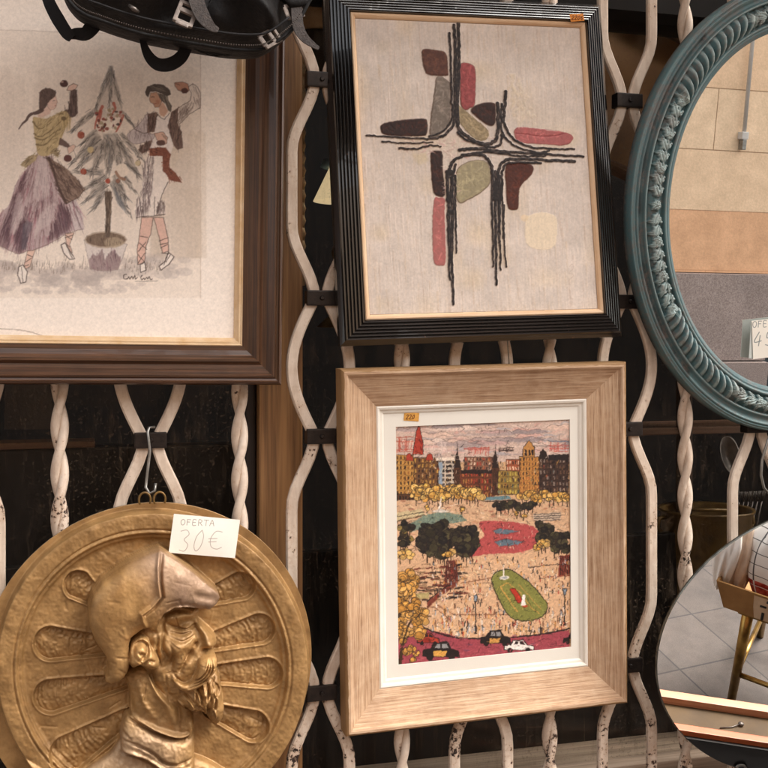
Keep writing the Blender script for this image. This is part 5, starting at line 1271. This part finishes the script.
def ball(u0, v0, R_, H):
    global LH
    i = np.where(np.abs(((U_[:, 0] - u0 + TOT/2) % TOT) - TOT/2) < R_*1.2)[0]
    du = ((U_[i] - u0 + TOT/2) % TOT) - TOT/2; q_ = np.hypot(du, Vv - v0)/R_
    LH[i] = np.maximum(LH[i], np.where(q_ < 1, .7*H*np.sqrt(np.clip(1 - q_*q_, 0, 1)), 0))
def at_deg(d): return arc[int(d/360*na) % na, 0]
for cdeg, wdg in ((180, 31), (0, 31), (90, 24), (270, 24)):
    u0, u1, um = at_deg((cdeg - wdg) % 360), at_deg((cdeg + wdg) % 360), at_deg(cdeg)
    if cdeg == 0: u0 -= TOT
    if cdeg == 0: um = 0
    half = (u1 - u0)/2
    for f in range(6): leaf(um, 0, f*2*math.pi/6 + .3, .0105, .0040, .0100)
    ball(um, 0, .0034, .0125)
    for s in (-1, 1):
        bs = 0 if s > 0 else math.pi
        n = int((half - .012)/.0185)
        for k in range(n + 1):
            u = um + s*(.012 + k*.0185); sg = 1 if k % 2 else -1
            wob = rl.gauss(0, .06)
            leaf(u, .004, bs + s*.10 + wob, .0260, .0032, .0100, -.30*s)                       # running stem
            leaf(u + s*.001, .0035, bs - s*(.85 + wob), .0235, .0064, .0100, .42*s)            # blade toward the outer edge
            leaf(u + s*.0125, .0015, bs - s*(1.2 - wob), .0165, .0044, .0085, -.35*s)
            leaf(u + s*.006, .0045, bs + s*(.75 + wob), .0135, .0044, .0090, -.35*s)           # small blade toward the glass
            ball(u + s*.0150, .0105, .0028, .0095)
            if k % 3 == 2:
                for f in range(5): leaf(u + s*.006, .001, f*1.256 + k, .0085, .0034, .0115)
                ball(u + s*.006, .001, .0026, .0130)
hgt = hgt + leafm*band*(-.0080) + LH*1.1*smooth01(leafm*2)*smooth01((ss - .36)/.03)*smooth01((.84 - ss)/.03)
# pendant crest at the very bottom
V = np.stack([Lx, -hgt, Lz], -1).reshape(-1, 3)
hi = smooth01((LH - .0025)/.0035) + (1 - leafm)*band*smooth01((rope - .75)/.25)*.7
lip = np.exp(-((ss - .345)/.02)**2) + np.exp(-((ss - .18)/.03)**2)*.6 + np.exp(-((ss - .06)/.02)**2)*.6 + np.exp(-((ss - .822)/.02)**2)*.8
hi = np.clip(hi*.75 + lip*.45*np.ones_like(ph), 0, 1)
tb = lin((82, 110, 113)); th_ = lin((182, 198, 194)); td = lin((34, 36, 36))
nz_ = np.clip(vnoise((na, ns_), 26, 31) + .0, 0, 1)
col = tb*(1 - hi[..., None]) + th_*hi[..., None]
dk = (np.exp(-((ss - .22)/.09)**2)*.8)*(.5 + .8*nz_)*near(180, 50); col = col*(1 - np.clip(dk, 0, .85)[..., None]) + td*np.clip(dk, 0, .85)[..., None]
f = grid_faces(na, ns_, wrap_u=True, flip=True)
# back side
bk = np.stack([A0*np.cos(ph), np.full_like(ph, .012), B0*np.sin(ph)], -1).reshape(-1, 3)
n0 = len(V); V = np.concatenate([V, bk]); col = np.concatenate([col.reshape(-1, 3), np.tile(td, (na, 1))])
k = np.arange(na); k2 = (k + 1) % na
fb = np.stack([k*ns_, n0 + k, n0 + k2, k2*ns_], -1)
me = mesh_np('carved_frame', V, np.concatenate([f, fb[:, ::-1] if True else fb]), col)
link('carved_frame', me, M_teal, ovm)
q = MB(); t_ = np.linspace(0, 2*np.pi, 160, endpoint=False); q.prism([((A1 + .003)*math.cos(t), (B1 + .003)*math.sin(t)) for t in t_], -.0045, .004); q.build('mirror_glass', M_mirror, ovm)
# crest pieces overlapping the lower outer edge
q = MB()
for a_, l_, wq in ((-1.57, .034, .011), (-1.1, .030, .009), (-2.04, .030, .009), (-.65, .024, .008), (-2.5, .024, .008)):
    for s_ in np.linspace(0, 1, 5):
        pass
    p0 = Vector((0, -.018, -B0 + .012)); d_ = Vector((math.cos(a_), -.12, math.sin(a_)))
    q.tube([p0 + d_*l_*t for t in np.linspace(0, 1, 8)], [wq*max(math.sin(math.pi*(.12 + .86*t)), .06) for t in np.linspace(0, 1, 8)], 10, .7)
me_c = q.build('crest', simple('teal crest paint', (96, 122, 120), (150, 166, 160), 90, .5, 0, .3, 200), ovm)

# folded price card standing on the glass of the oval mirror
Mp = [at(p[0], p[1], -.0485) for p in ((746.5, 321.5), (790, 316.5), (792, 355), (752.5, 359))]
cc = sum(Mp)/4; T = pose(*cc, rad(5), -.10, 0)
pt = thing('price_card', 'folded white price card reading OFERTA 45 tucked against the oval mirror glass', 'price tag', T)
kR = Ras(735, 305, 800, 370, 8, (234, 228, 216))
write(kR, 'OFERTA', 752.5, 327.5, 4.0, 6, .75, (136, 140, 138), .9, .3, .05, dy=-.06); write(kR, '45€', 753.5, 346, 7.5, 13.5, .9, (128, 134, 132), .9, .45, .08, dy=-.06)
sheet('front_leaf', kR, T, -.034, .034, -.031, .031, .001, 5, M_tag, pt, bow=.001)
q = MB(); q.prism([(-.0335, .031), (-.034, .031), (-.0405, -.029), (-.030, -.031), (.034, -.031), (.034, .031)], .0004, .0016); q.build('rear_leaf', simple('shaded card', (206, 212, 206), (200, 206, 200), 20, .85), pt)

# ------------------------------------------------------------------ small oval mirror on a wire
RC = np.array([.72, -.08, 1.025]); M5 = pose(*RC, rad(10), 0, 0)
rnd_ = thing('frameless_mirror', 'frameless oval mirror tilted towards the pavement below the carved teal mirror', 'mirror', M5)
ra, rb = .311, .2325
q = MB(); t_ = np.linspace(0, 2*np.pi, 200, endpoint=False)
bev = [(ra, rb, .0), (ra, rb, -.003), (ra - .0012, rb - .0012, -.0045)]
rings = [[q.bm.verts.new((a_*math.cos(t), y_, b_*math.sin(t))) for t in t_] for a_, b_, y_ in bev]
for i in range(2):
    for k in range(200): q.bm.faces.new([rings[i][k], rings[i][(k+1) % 200], rings[i+1][(k+1) % 200], rings[i+1][k]])
q.bm.faces.new(rings[0][::-1]); q.build('bevelled_edge', M_mirror_edge, rnd_)
q = MB(); q.prism([((ra - .0012)*math.cos(t), (rb - .0012)*math.sin(t)) for t in t_], -.0049, -.0046); q.build('mirror_glass', M_mirror, rnd_)
hk2 = thing('wire_loop', 'curved bright wire loop holding the frameless oval mirror under the teal frame', 'hook', pose(*at(772, 470, -.03)))
p_ = [np.array(at(*p, -.03)) - np.array(at(772, 470, -.03)) for p in ((774, 424), (768, 440), (762, 460), (761, 475), (764, 488), (772, 497), (782, 498), (788, 490))]
q = MB(); q.tube([tuple(v) for v in spline(p_, False, 4)] if False else [tuple(v) for v in p_], .0022, 8); q.build('wire', M_wire, hk2)

# ------------------------------------------------------------------ things on the street side, seen in the frameless mirror
def refl(px, py, M, depth):
    n = (M.to_3x3() @ Vector((0, -1, 0))).normalized(); c = M @ Vector((0, -depth, 0))
    o = Vector(CAM); d = Vector(ray(px, py)).normalized()
    t = (c - o).dot(n)/d.dot(n); P = o + d*t
    return P, d - 2*d.dot(n)*n
def rz_(px, py, z):
    P, d = refl(px, py, M5, .005); return P + d*((z - P.z)/d.z)
foot = rz_(731, 702, 0); A_ = rz_(723.5, 606.5, .37)
e1 = (rz_(768, 622, .37) - A_).normalized(); e2 = Vector((e1.y, -e1.x, 0))
if e2.y > 0: e2 = -e2
st = thing('brass_stool', 'brass tube stool standing on the pavement, reflected in the frameless oval mirror', 'stool', Matrix.Translation((foot.x, foot.y, 0)))
O_ = Vector((foot.x, foot.y, 0)); SW = .32
t0x = .062
topc = [A_ + e1*t0x + e2*.05, A_ + e1*(t0x + SW) + e2*.05, A_ + e1*(t0x + SW) + e2*(.05 + SW), A_ + e1*t0x + e2*(.05 + SW)]
ft = [O_, O_ + e1*(SW + .10), O_ + e1*(SW + .10) + e2*(SW + .10), O_ + e2*(SW + .10)]
for a, b in zip(topc, ft):
    q = MB(); q.tube([Vector((b.x, b.y, 0)) - O_, Vector((a.x, a.y, .362)) - O_], [.0125, .0165], 14); q.build('leg', M_goldleg, st)
for i in range(4):
    a = ft[i]*.68 + Vector((topc[i].x, topc[i].y, 0))*.32; b = ft[(i+1) % 4]*.68 + Vector((topc[(i+1) % 4].x, topc[(i+1) % 4].y, 0))*.32
    q = MB(); q.tube([Vector((a.x, a.y, .115)) - O_, Vector((b.x, b.y, .115)) - O_], .008, 10); q.build('stretcher', M_goldleg, st)
q = MB(); cc = (topc[0] + topc[2])/2; ang = math.atan2(e1.y, e1.x)
q.box((0, 0, .357), (SW + .05, SW + .05, .018), Matrix.Translation((cc.x - O_.x, cc.y - O_.y, 0)) @ Matrix.Rotation(ang, 4, 'Z'), .006); q.build('seat', M_goldleg, st)
# tapered cardboard tray box on the stool
MBx = Matrix.Translation((A_.x, A_.y, .368)) @ Matrix.Rotation(ang, 4, 'Z')   # local x = e1 ; e2 is -y or +y
sy = 1 if (MBx.to_3x3() @ Vector((0, 1, 0))).dot(e2) > 0 else -1
bx = thing('cardboard_box', 'open tan cardboard box with black lettering on the brass stool in the reflection', 'box', MBx)
BL_, BD_, BH_, FL_ = .44, .36, .090, .030
q = MB()
b0 = [(0, 0), (BL_, 0), (BL_, BD_*sy), (0, BD_*sy)]; t0 = [(-FL_, -FL_*sy), (BL_ + FL_, -FL_*sy), (BL_ + FL_, (BD_ + FL_)*sy), (-FL_, (BD_ + FL_)*sy)]
vb = [q.bm.verts.new((x, y, 0)) for x, y in b0]; vt = [q.bm.verts.new((x, y, BH_)) for x, y in t0]
ti = [q.bm.verts.new((x*.97 + .006, y*.97 + .006*sy, BH_)) for x, y in t0]; bi = [q.bm.verts.new((x*.97 + .006, y*.97 + .006*sy, .006)) for x, y in b0]
q.bm.faces.new(vb); q.bm.faces.new(bi)
for i in range(4):
    j = (i + 1) % 4
    for a, b in ((vb, vt), (vt, ti), (ti, bi)): q.bm.faces.new([a[i], a[j], b[j], b[i]])
q.build('tray', simple('tan cardboard', (158, 116, 66), (134, 96, 52), 14, .8, 0, .2, 200), bx)
# lettering on the long front face (reads INVO in the mirror)
q = MB()
fn = Vector((0, -BH_*sy, -FL_)).normalized()
def onface(u, v, lift=.0015):
    return Vector((u, -FL_*sy*v, BH_*v)) + fn*lift
for i, ch in enumerate('INVO'):
    for stq in FONT[ch]:
        P = [onface(.085 + i*.062 + a*.042, .06 + b*.28) for a, b in stq]
        q.tube([tuple(v) for v in P], .0042, 6)
rb_ = random.Random(8)
for i in range(26):
    u, v = rb_.uniform(.09, .40), rb_.uniform(.55, .85); P = [onface(u, v), onface(u + rb_.uniform(.008, .03), v + rb_.uniform(-.06, .06))]
    q.tube([tuple(k) for k in P], rb_.uniform(.002, .004), 6)
q.build('lettering', simple('black print', (26, 22, 20), (40, 34, 30), 40, .7), bx)
q = MB(); v_ = [onface(.075, .93, .001), onface(.45, .93, .001), onface(.45, .02, .001), onface(.085, .02, .001), onface(.078, .45, .001)]
q.bm.faces.new([q.bm.verts.new(k) for k in v_]); q.build('pale_panel', simple('pale kraft', (206, 178, 146), (194, 164, 132), 30, .8), bx)
# bags in the box
def blobbag(name, label, cat, c, size, mat, seed, sharp=.35, par_rot=0.0, flat=1.0):
    e = thing(name, label, cat, MBx @ Matrix.Translation(c) @ Matrix.Rotation(par_rot, 4, 'Z'))
    nu, nv = 96, 56; r_ = np.random.default_rng(seed)
    u = np.linspace(0, 2*np.pi, nu, endpoint=False)[:, None]; v = np.linspace(0, 1, nv)[None]
    prof = np.sin(np.pi*np.clip(v*.93 + .05, 0, 1))**.5*(1 - .55*smooth01((v - .55)/.45))
    k = np.zeros((nu, nv))
    for i in range(14): k += r_.uniform(.02, .07)*np.sin(u*r_.integers(1, 12) + r_.uniform(0, 6) + v*r_.uniform(-9, 9))
    ridg = np.abs(np.sin(u*5 + 4*v + r_.uniform(0, 6)))**.4*.14
    R_ = prof*(1 + k*sharp*2 + ridg*v)
    sq = (np.abs(np.cos(u))**4 + np.abs(np.sin(u))**4)**-.25
    X_, Y_, Z_ = R_*sq*np.cos(u)*size[0], R_*sq*np.sin(u)*size[1], v*size[2]*(1 + .12*k) + 0*u
    me = mesh_np('body', np.stack([X_, Y_, Z_], -1).reshape(-1, 3), grid_faces(nu, nv, wrap_u=True))
    link('bag', me, mat, e); return e
def plaid():
    m = N('white plastic with grid print')
    sx = m.n('SeparateXYZ'); m.l(m.tc.outputs['Object'], sx.inputs[0])
    def lines(sock, per, wd): return m.math('LESS_THAN', m.math('FRACT', m.math('MULTIPLY', sock, 1/per)), wd)
    diag = m.math('ADD', m.math('MULTIPLY', sx.outputs['X'], .75), m.math('MULTIPLY', sx.outputs['Y'], .66))
    g_ = m.math('MAXIMUM', lines(diag, .052, .07), lines(sx.outputs['Z'], .035, .07))
    redz = m.math('MULTIPLY', m.math('LESS_THAN', sx.outputs['Z'], .088), m.math('GREATER_THAN', sx.outputs['Z'], .02))
    c = m.mix(redz, W4(236, 232, 226), m.ramp(m.noise(40, 2), [(.45, W4(150, 36, 28)), (.62, W4(206, 96, 84))]))
    gc = m.mix(redz, W4(84, 80, 78), W4(236, 230, 222))
    m.base(m.mix(g_, c, gc)); m.pr(rough=.3); return m.m
blobbag('printed_bag', 'white bag with a thin grid print and red lower band in the box', 'shopping bag', (.118, .10*sy, .008), (.096, .080, .34), plaid(), 4, .12)
blobbag('clear_bag', 'crumpled translucent beige plastic bag beside the red and white bag', 'plastic bag', (.016, .070*sy, .008), (.026, .050, .29), simple('beige film', (206, 180, 158), (226, 208, 190), 30, .4, 0, .4, 60), 7, .3, .2)
blobbag('plastic_bag', 'crumpled white plastic bag hanging over the left end of the cardboard box', 'plastic bag', (-.030, .060*sy, .030), (.033, .07, .27), simple('white film', (238, 232, 224), (226, 218, 210), 20, .5, 0, .4, 50), 9, .35, -.2)

# wooden drawer on a grey covered table at the foot of the window
f0, f1 = rz_(700, 695, .62), rz_(768, 705, .62); n0_ = rz_(725, 735, .62)
dd = (f1 - f0).normalized(); ang2 = math.atan2(dd.y, dd.x); nn = Vector((dd.y, -dd.x, 0)); nn = nn if nn.y > 0 else -nn
wid = abs((n0_ - f0).dot(nn))
cdr = f0 + dd*.0 + nn*(wid/2)
MD = Matrix.Translation((cdr.x, cdr.y, 0)) @ Matrix.Rotation(ang2, 4, 'Z')
dr = thing('wooden_drawer', 'narrow orange wooden drawer with olive lining reflected at the bottom of the frameless mirror', 'drawer', MD @ Matrix.Translation((0, 0, .50)))
M_or = wood_obj('orange pine', [(.3, W4(152, 100, 68)), (.5, W4(182, 130, 98)), (.75, W4(194, 148, 116))], 'X', .45, 60, 3)
q = MB(); q.box((.1, -wid/2 + .012, .06), (1.0, .024, .12), bev=.002); q.build('far_side', M_or, dr)
q = MB(); q.box((.1, wid/2 - .010, .058), (1.0, .020, .116), bev=.002); q.build('near_side', wood_obj('red pine', [(.3, W4(150, 70, 34)), (.6, W4(184, 96, 54))], 'X', .45, 60, 3), dr)
q = MB(); q.box((.1, .001, .098), (.996, wid - .046, .012)); q.build('lining', simple('olive lining', (64, 45, 18), (84, 61, 28), 14, .8, 0, .2, 60), dr)
q = MB(); q.box((.1, wid/2 + .004, .053), (1.0, .008, .104)); q.build('front_face', simple('black drawer front', (16, 13, 12), (26, 22, 20), 20, .4), dr)
q = MB()
rgp = rz_(737, 744, .57); lp = (MD @ Matrix.Translation((0, 0, .50))).inverted() @ rgp
q.tube([(lp.x + .010*math.cos(t), wid/2 + .012, .055 + .010*math.sin(t)) for t in np.linspace(0, 2*math.pi, 20)], .003, 8); q.build('ring_pull', M_wire, dr)
q = MB(); nl = (MD @ Matrix.Translation((0, 0, .50))).inverted() @ rz_(738, 716, .605); q.lathe([(0, .004), (.005, .003), (.006, 0), (.004, -.004)], (nl.x, 0, .107), 14); q.tube([(nl.x, 0, .108), (nl.x - .02, .012, .106), (nl.x - .045, .02, .1055)], .0012, 6); q.build('nail', M_steel, dr)
tb_ = thing('covered_table', 'low table under a plain grey cloth carrying the wooden drawer', 'table', MD)
q = MB(); q.box((.1, .02, .485), (1.2, .30, .030), bev=.008); q.build('tabletop', simple('grey cloth', (150, 146, 146), (134, 130, 130), 20, .85, 0, .3, 300), tb_)
for sx_ in (-.44, .64):
    for sy_ in (-.09, .13):
        q = MB(); q.box((sx_, sy_, .235), (.04, .04, .47), bev=.004); q.build('leg', M_dim, tb_)

# ------------------------------------------------------------------ black bag hanging across the top left
bagY = -.20
bg_ = thing('black_bag', 'black nylon duffel bag with grey buckled straps hanging at the top left', 'bag', pose(*at(180, 0, bagY)))
MB6i = bg_.matrix_world.inverted()
sil = spline([(58, -40), (63, -6), (72, 10), (84, 19), (100, 25), (120, 32), (145, 39), (175, 45), (205, 50), (232, 54), (256, 54.5), (268, 51), (280, 43), (294, 30), (304, 14), (312, -6), (314, -40)], False, 10)
edge_ = np.array([at(x_, y_, bagY) for x_, y_ in sil])
cen = np.array(at(186, -58, bagY))
nu = len(edge_); nv = 40; DP = .085
V = np.zeros((nu, nv, 3)); rb2 = np.random.default_rng(3)
for j in range(nv):
    t = -math.pi/2 + math.pi*j/(nv - 1)
    k = math.cos(t)**.42; y = DP*np.sign(math.sin(t))*abs(math.sin(t))**.8
    V[:, j] = cen + (edge_ - cen)*k; V[:, j, 1] = bagY + y
un, vn = np.meshgrid(np.linspace(0, 1, nu), np.linspace(0, 1, nv), indexing='ij')
wr = sum(rb2.uniform(.0006, .0022)*np.sin(un*rb2.uniform(4, 40) + vn*rb2.uniform(-20, 20) + rb2.uniform(0, 6)) for _ in range(16))
V[..., 1] -= wr*(np.cos((vn - .0)*np.pi) > 0)*2.6
L_ = np.array([MB6i @ Vector(v) for v in V.reshape(-1, 3)])
me = mesh_np('body', L_, grid_faces(nu, nv)); link('body', me, M_nylon, bg_)
def bp(px, py, Y): return MB6i @ Vector(at(px, py, Y))
sil2 = [p for p in sil if p[1] > -6]
q = MB(); q.tube([bp(x_ + 1.0, y_ - 4.5, bagY - DP*.80) for x_, y_ in sil2[::2]], .0022, 8); q.build('piping', M_nylon, bg_)
q = MB(); q.tube([bp(x_ + 2, y_ - 20, bagY - DP - .002) for x_, y_ in sil2[::3] if 78 < x_ < 290], .0016, 6); q.build('seam', M_web, bg_)
q = MB(); st_ = spline([p for p in sil2 if 70 < p[0] < 300], False, 4)
for a, b in zip(st_[::4], st_[2::4]): q.tube([bp(a[0] + 1, a[1] - 9.5, bagY - DP*.93), bp(b[0] + 1, b[1] - 9.5, bagY - DP*.93)], .0009, 5)
q.build('stitching', simple('grey thread', (70, 62, 58), (92, 82, 76), 90, .8), bg_)
def ribbon(name, pts, wds, Y, mat, thick=.0025, par=bg_, Ys=None):
    """webbing: flat strip following pixel points, wds in pixels"""
    P = spline(pts, False, 6); Wd = np.interp(np.linspace(0, 1, len(P)), np.linspace(0, 1, len(wds)), wds)
    q = MB(); L1, L2 = [], []
    for i, p in enumerate(P):
        t = P[min(i + 1, len(P) - 1)] - P[max(i - 1, 0)]; t = t/np.hypot(*t); n_ = np.array([-t[1], t[0]])*Wd[i]/2
        yy = Y if Ys is None else np.interp(i/(len(P) - 1), np.linspace(0, 1, len(Ys)), Ys)
        row = []
        for s_, o_ in ((1, 0), (-1, 0), (-1, thick), (1, thick)):
            v = Vector(at(*(p + n_*s_), yy)); v.y += o_; row.append(q.bm.verts.new(MB6i @ v))
        L1.append(row)
    for a, b in zip(L1[:-1], L1[1:]):
        for k in range(4): q.bm.faces.new([a[k], a[(k+1) % 4], b[(k+1) % 4], b[k]])
    q.bm.faces.new(L1[0][::-1]); q.bm.faces.new(L1[-1]); return q.build(name, mat, par)
ribbon('strap', [(44, -12), (50, 4), (58, 19), (67, 33), (72, 38)], [10, 12, 13, 12, 8], bagY + .02, M_web)
ribbon('strap', [(64, 36), (75, 33.5), (86, 33), (95, 22), (102, 6)], [6, 11, 14, 17, 17], bagY + .024, M_web)
ribbon('strap', [(141, 30), (143, 42), (149, 56), (158, 64), (170, 64), (181, 57), (188, 44), (190, 34)], [4, 6, 10, 12.5, 13.5, 13, 11, 10], bagY + .01, M_web)
def buckle(px, py, rot, sc, Y):
    x_, z_ = (bp(px, py, Y)).x, (bp(px, py, Y)).z; yy = bp(px, py, Y).y
    T = Matrix.Translation((x_, yy, z_)) @ Matrix.Rotation(rot, 4, 'Y') @ Matrix.Diagonal((sc, sc, sc, 1))
    q = MB()
    T = T @ Matrix.Rotation(-.35, 4, 'X')
    for dx in (-.0115, .0115): q.box((dx, 0, 0), (.0060, .0052, .038), T, .0016)
    for z__, w__ in (((.0165), .0055), (.0035, .0075), (-.0165, .0060)): q.box((0, -.0006, z__), (.0235, .0046, w__), T, .0014)
    q.box((0, -.0035, -.0215), (.019, .004, .006), T, .0018)
    q.build('buckle', M_buckle, bg_)
Yf = bagY - DP - .006
buckle(186, 14, .35, .82, Yf - .002); buckle(270, 38, .95, .70, Yf + .022); buckle(294, 11, 1.2, .66, Yf + .03)
ribbon('strap_tail', [(194, -14), (197, 2), (203, 16), (211, 26), (218.5, 30)], [15, 15, 14, 9, 4], Yf - .006, M_gweb, Ys=[Yf - .004, Yf - .010, Yf - .012, Yf - .008])
ribbon('strap_tail', [(296, -4), (297, 14), (299, 28), (306, 39), (319, 48.5)], [10, 11, 11, 8, 3], Yf + .02, M_gweb, Ys=[Yf + .03, Yf + .018, Yf + .014, Yf + .016])
ribbon('strap_tail', [(203, -14), (207, 0), (210, 3)], [20, 18, 12], Yf - .002, M_web)
q = MB(); q.tube([bp(283, -4, Yf + .03), bp(292, 4, Yf + .026), bp(305, 2, Yf + .026), bp(312, -8, Yf + .03)], .006, 10); q.build('carry_handle', M_nylon, bg_)
q = MB(); q.tube([bp(129, 5, Yf), bp(134, 9, Yf - .003), bp(139, 12, Yf)], [.0015, .003, .0015], 8); q.build('zip_pull', M_steel, bg_)

# ------------------------------------------------------------------ dim goods inside the window
ip = lambda px, py, Y: at(px, py, Y)
sh_ = thing('interior_shelf', 'brown wooden shelf unit with one upright inside the window on the right', 'shelf', pose(0, 0, 0))
xa, xb = ip(628, 430, .30)[0], ip(770, 430, .30)[0]; zs = ip(640, 430, .30)[2]
q = MB(); q.box(((xa + xb)/2, .34, zs), (xb - xa, .16, .014), bev=.002); q.build('shelf_board', M_dim, sh_)
xm_ = ip(680, 430, .28)[0]; q = MB(); q.box((xm_, .265, zs - .09), (.024, .02, .42), bev=.002); q.build('upright', wood_obj('upright wood', [(.3, W4(48, 32, 22)), (.7, W4(78, 54, 38))], 'Z'), sh_)
Yb = .20
for _k in range(40):
    zz_ = at(640, 735, Yb)[2]; Yb += (.012 if zz_ > .80 else -.006)
M_scr = N('scratched black varnish'); s1_ = M_scr.noise(1.0, 6, .8, M_scr.mapping('Object', (130, 60, 7))); M_scr.base(M_scr.ramp(s1_, [(.56, W4(20, 15, 13)), (.66, W4(64, 50, 41)), (.76, W4(170, 148, 128))])); M_scr.pr(rough=.4)
q = MB(); q.box((.2, Yb + .012, .98), (4.3, .02, .36), bev=.002); o = q.build('display_backboard', M_scr.m, win)
bk_ = ip(700, 560, .22)
bu = thing('brass_bucket', 'tarnished brass bucket standing behind the grille under the teal mirror', 'bucket', pose(bk_[0], .20, .802))
hb = ip(700, 508, .22)[2] - .80
q = MB(); q.lathe([(.0, .002), (.062, 0), (.066, .006), (.074, hb*.5), (.082, hb - .006), (.087, hb - .003), (.087, hb + .001), (.080, hb - .002), (.072, hb*.5), (.06, .008), (0, .007)], n=56); q.build('bowl', M_brass, bu)
for s_ in (-1, 1):
    q = MB(); q.tube([(s_*.083, 0, hb - .012), (s_*.097, 0, hb - .014), (s_*.100, 0, hb - .030), (s_*.088, 0, hb - .045), (s_*.080, 0, hb - .05)], .0045, 8); q.build('handle', M_brass, bu)
q = MB(); q.tube([(-.07, -.02, hb + .004), (-.03, -.05, hb + .006), (.02, -.06, hb + .005)], .003, 6); q.build('bail', M_brass, bu)
lx = ip(730, 455, .26)
ld = thing('steel_ladle', 'pale steel ladle hanging upright behind the grille beside the brass bucket', 'ladle', pose(lx[0], .26, lx[2]))
q = MB(); q.lathe([(0, -.016), (.018, -.010), (.026, 0), (.027, .002), (.024, .001), (.016, -.008), (0, -.013)], (0, 0, 0), 28, Matrix.Rotation(rad(70), 4, 'X') @ Matrix.Diagonal((.8, 1.5, 1, 1))); q.build('bowl', M_steel, ld)
q = MB(); q.tube([(.012, 0, -.03), (.02, .004, -.08), (.022, .004, -.20)], [.006, .004, .004], 8, .5); q.build('handle', M_steel, ld)
cu = thing('cutlery_bundle', 'bundle of dull steel forks behind the grille next to the brass bucket', 'cutlery', pose(*ip(748, 512, .24)))
for i in range(6):
    q = MB(); x_ = i*.010 - .02
    q.tube([(x_, 0, .02), (x_ - .006, .01, -.03), (x_ - .018, .02, -.12)], [.002, .003, .003], 6)
    for t in (-.003, 0, .003): q.tube([(x_ + t, 0, .018), (x_ + t + .003, -.004, .04)], .0009, 5)
    q.build('fork', M_steel, cu)
# lamp in the gap beside the abstract painting
def lit_shade():
    m = N('lit cream shade'); m.base(W4(232, 208, 160)); m.b.inputs['Emission Color'].default_value = (1, .78, .45, 1); m.b.inputs['Emission Strength'].default_value = .16; return m.m
l0 = ip(343, 184, .13)
lp_ = thing('table_lamp', 'table lamp with cream shade glimpsed behind the left edge of the abstract painting', 'lamp', pose(l0[0], .145, l0[2]))
q = MB(); q.lathe([(.020, .026), (.045, -.026), (.043, -.026), (.019, .025)], n=36); q.build('lamp_shade', lit_shade(), lp_)
q = MB(); q.lathe([(.0, .046), (.030, .040), (.034, .030), (.026, .027), (0, .027)], n=30); q.build('cap', simple('blue enamel', (120, 150, 166), (96, 124, 142), 30, .3), lp_)
q = MB(); q.lathe([(0, -.03), (.006, -.03), (.007, -.08), (.016, -.11), (.007, -.14), (.007, -.2), (.04, -.23), (0, -.232)], n=24); q.build('stem', M_brass, lp_)
g0 = ip(302, 160, .13)
gc_ = thing('gilt_moulding', 'narrow gilt moulding strip leaning upright behind the grille beside the wooden post', 'moulding', pose(g0[0], .13, g0[2]))
q = MB(); q.tube([(0, 0, .20), (.001, 0, .1), (-.001, 0, 0), (0, 0, -.2)], .005, 8); [q.tube([(0, -.003, .19 - .02*i), (.002, -.007, .182 - .02*i), (0, -.003, .174 - .02*i)], .0035, 6) for i in range(19)]; q.build('strip', M_gold, gc_)
sd0 = ip(318, 30, .22)
sg = thing('glass_globe', 'cream glass lamp globe hanging behind the grille above the collar near the bag', 'lamp', pose(sd0[0], .22, sd0[2]))
q = MB(); q.lathe([(.012, .075), (.02, .07), (.05, .045), (.062, .01), (.055, -.012), (.05, -.014), (.0, -.016)], n=40); q.build('globe', simple('amber glass', (206, 170, 130), (186, 146, 104), 20, .2), sg)
q = MB(); q.lathe([(.056, -.014), (.060, -.05), (.045, -.075), (0, -.08)], n=36); q.build('shade', simple('dark metal shade', (46, 36, 30), (60, 46, 38), 20, .4, .4), sg)
# leaning boards and frames seen dimly behind the glass
def board(name, label, cat, px0, py0, px1, py1, Y, mat, frame=None, tilt=0):
    a, b = ip(px0, py0, Y), ip(px1, py1, Y); w_, h_ = abs(b[0] - a[0]), abs(a[2] - b[2]); c = (a + b)/2
    e = thing(name, label, cat, pose(*c, -.05, tilt, 0))
    q = MB(); q.box((0, .006, 0), (w_ - .004, .010, h_ - .004)); q.build('panel', mat, e)
    if frame is not None:
        q = MB(); q.sweep_rect(w_, h_, [(0, -.015), (0, .012), (.006, .016), (.014, .010), (.020, .002), (.020, -.004)]); q.build('frame', frame, e)
    return e
board('brown_picture', 'brown varnished picture tilted behind the grille between the abstract painting and the teal mirror', 'picture', 560, 14, 740, 190, .24, simple('varnished brown canvas', (176, 128, 80), (130, 90, 56), 9, .5), M_dim, .35)
board('grey_canvas', 'dull grey canvas leaning behind the twisted bar under the left frame', 'canvas', 4, 330, 54, 430, .26, simple('grey canvas', (92, 82, 74), (70, 62, 56), 12, .8, 0, .3, 200), None, .02)
q0 = ip(60, 452, .24); cbx = thing('dark_cabinet', 'dark scratched cabinet panel behind the grille at the left', 'cabinet', pose(ip(110, 600, .22)[0], .22, .80))
zt = ip(60, 448, .20)[2] - .80
q = MB(); q.box((-.02, 0, zt/2), (.52, .05, zt), bev=.004); q.build('carcass', M_scr.m, cbx)
q = MB(); xr_ = at(95, 450, .2)[0] - ip(110, 600, .22)[0]; q.box(((xr_ - .29)/2, -.006, zt + .006), (xr_ + .29, .065, .010), bev=.003); q.build('top', M_dim, cbx)
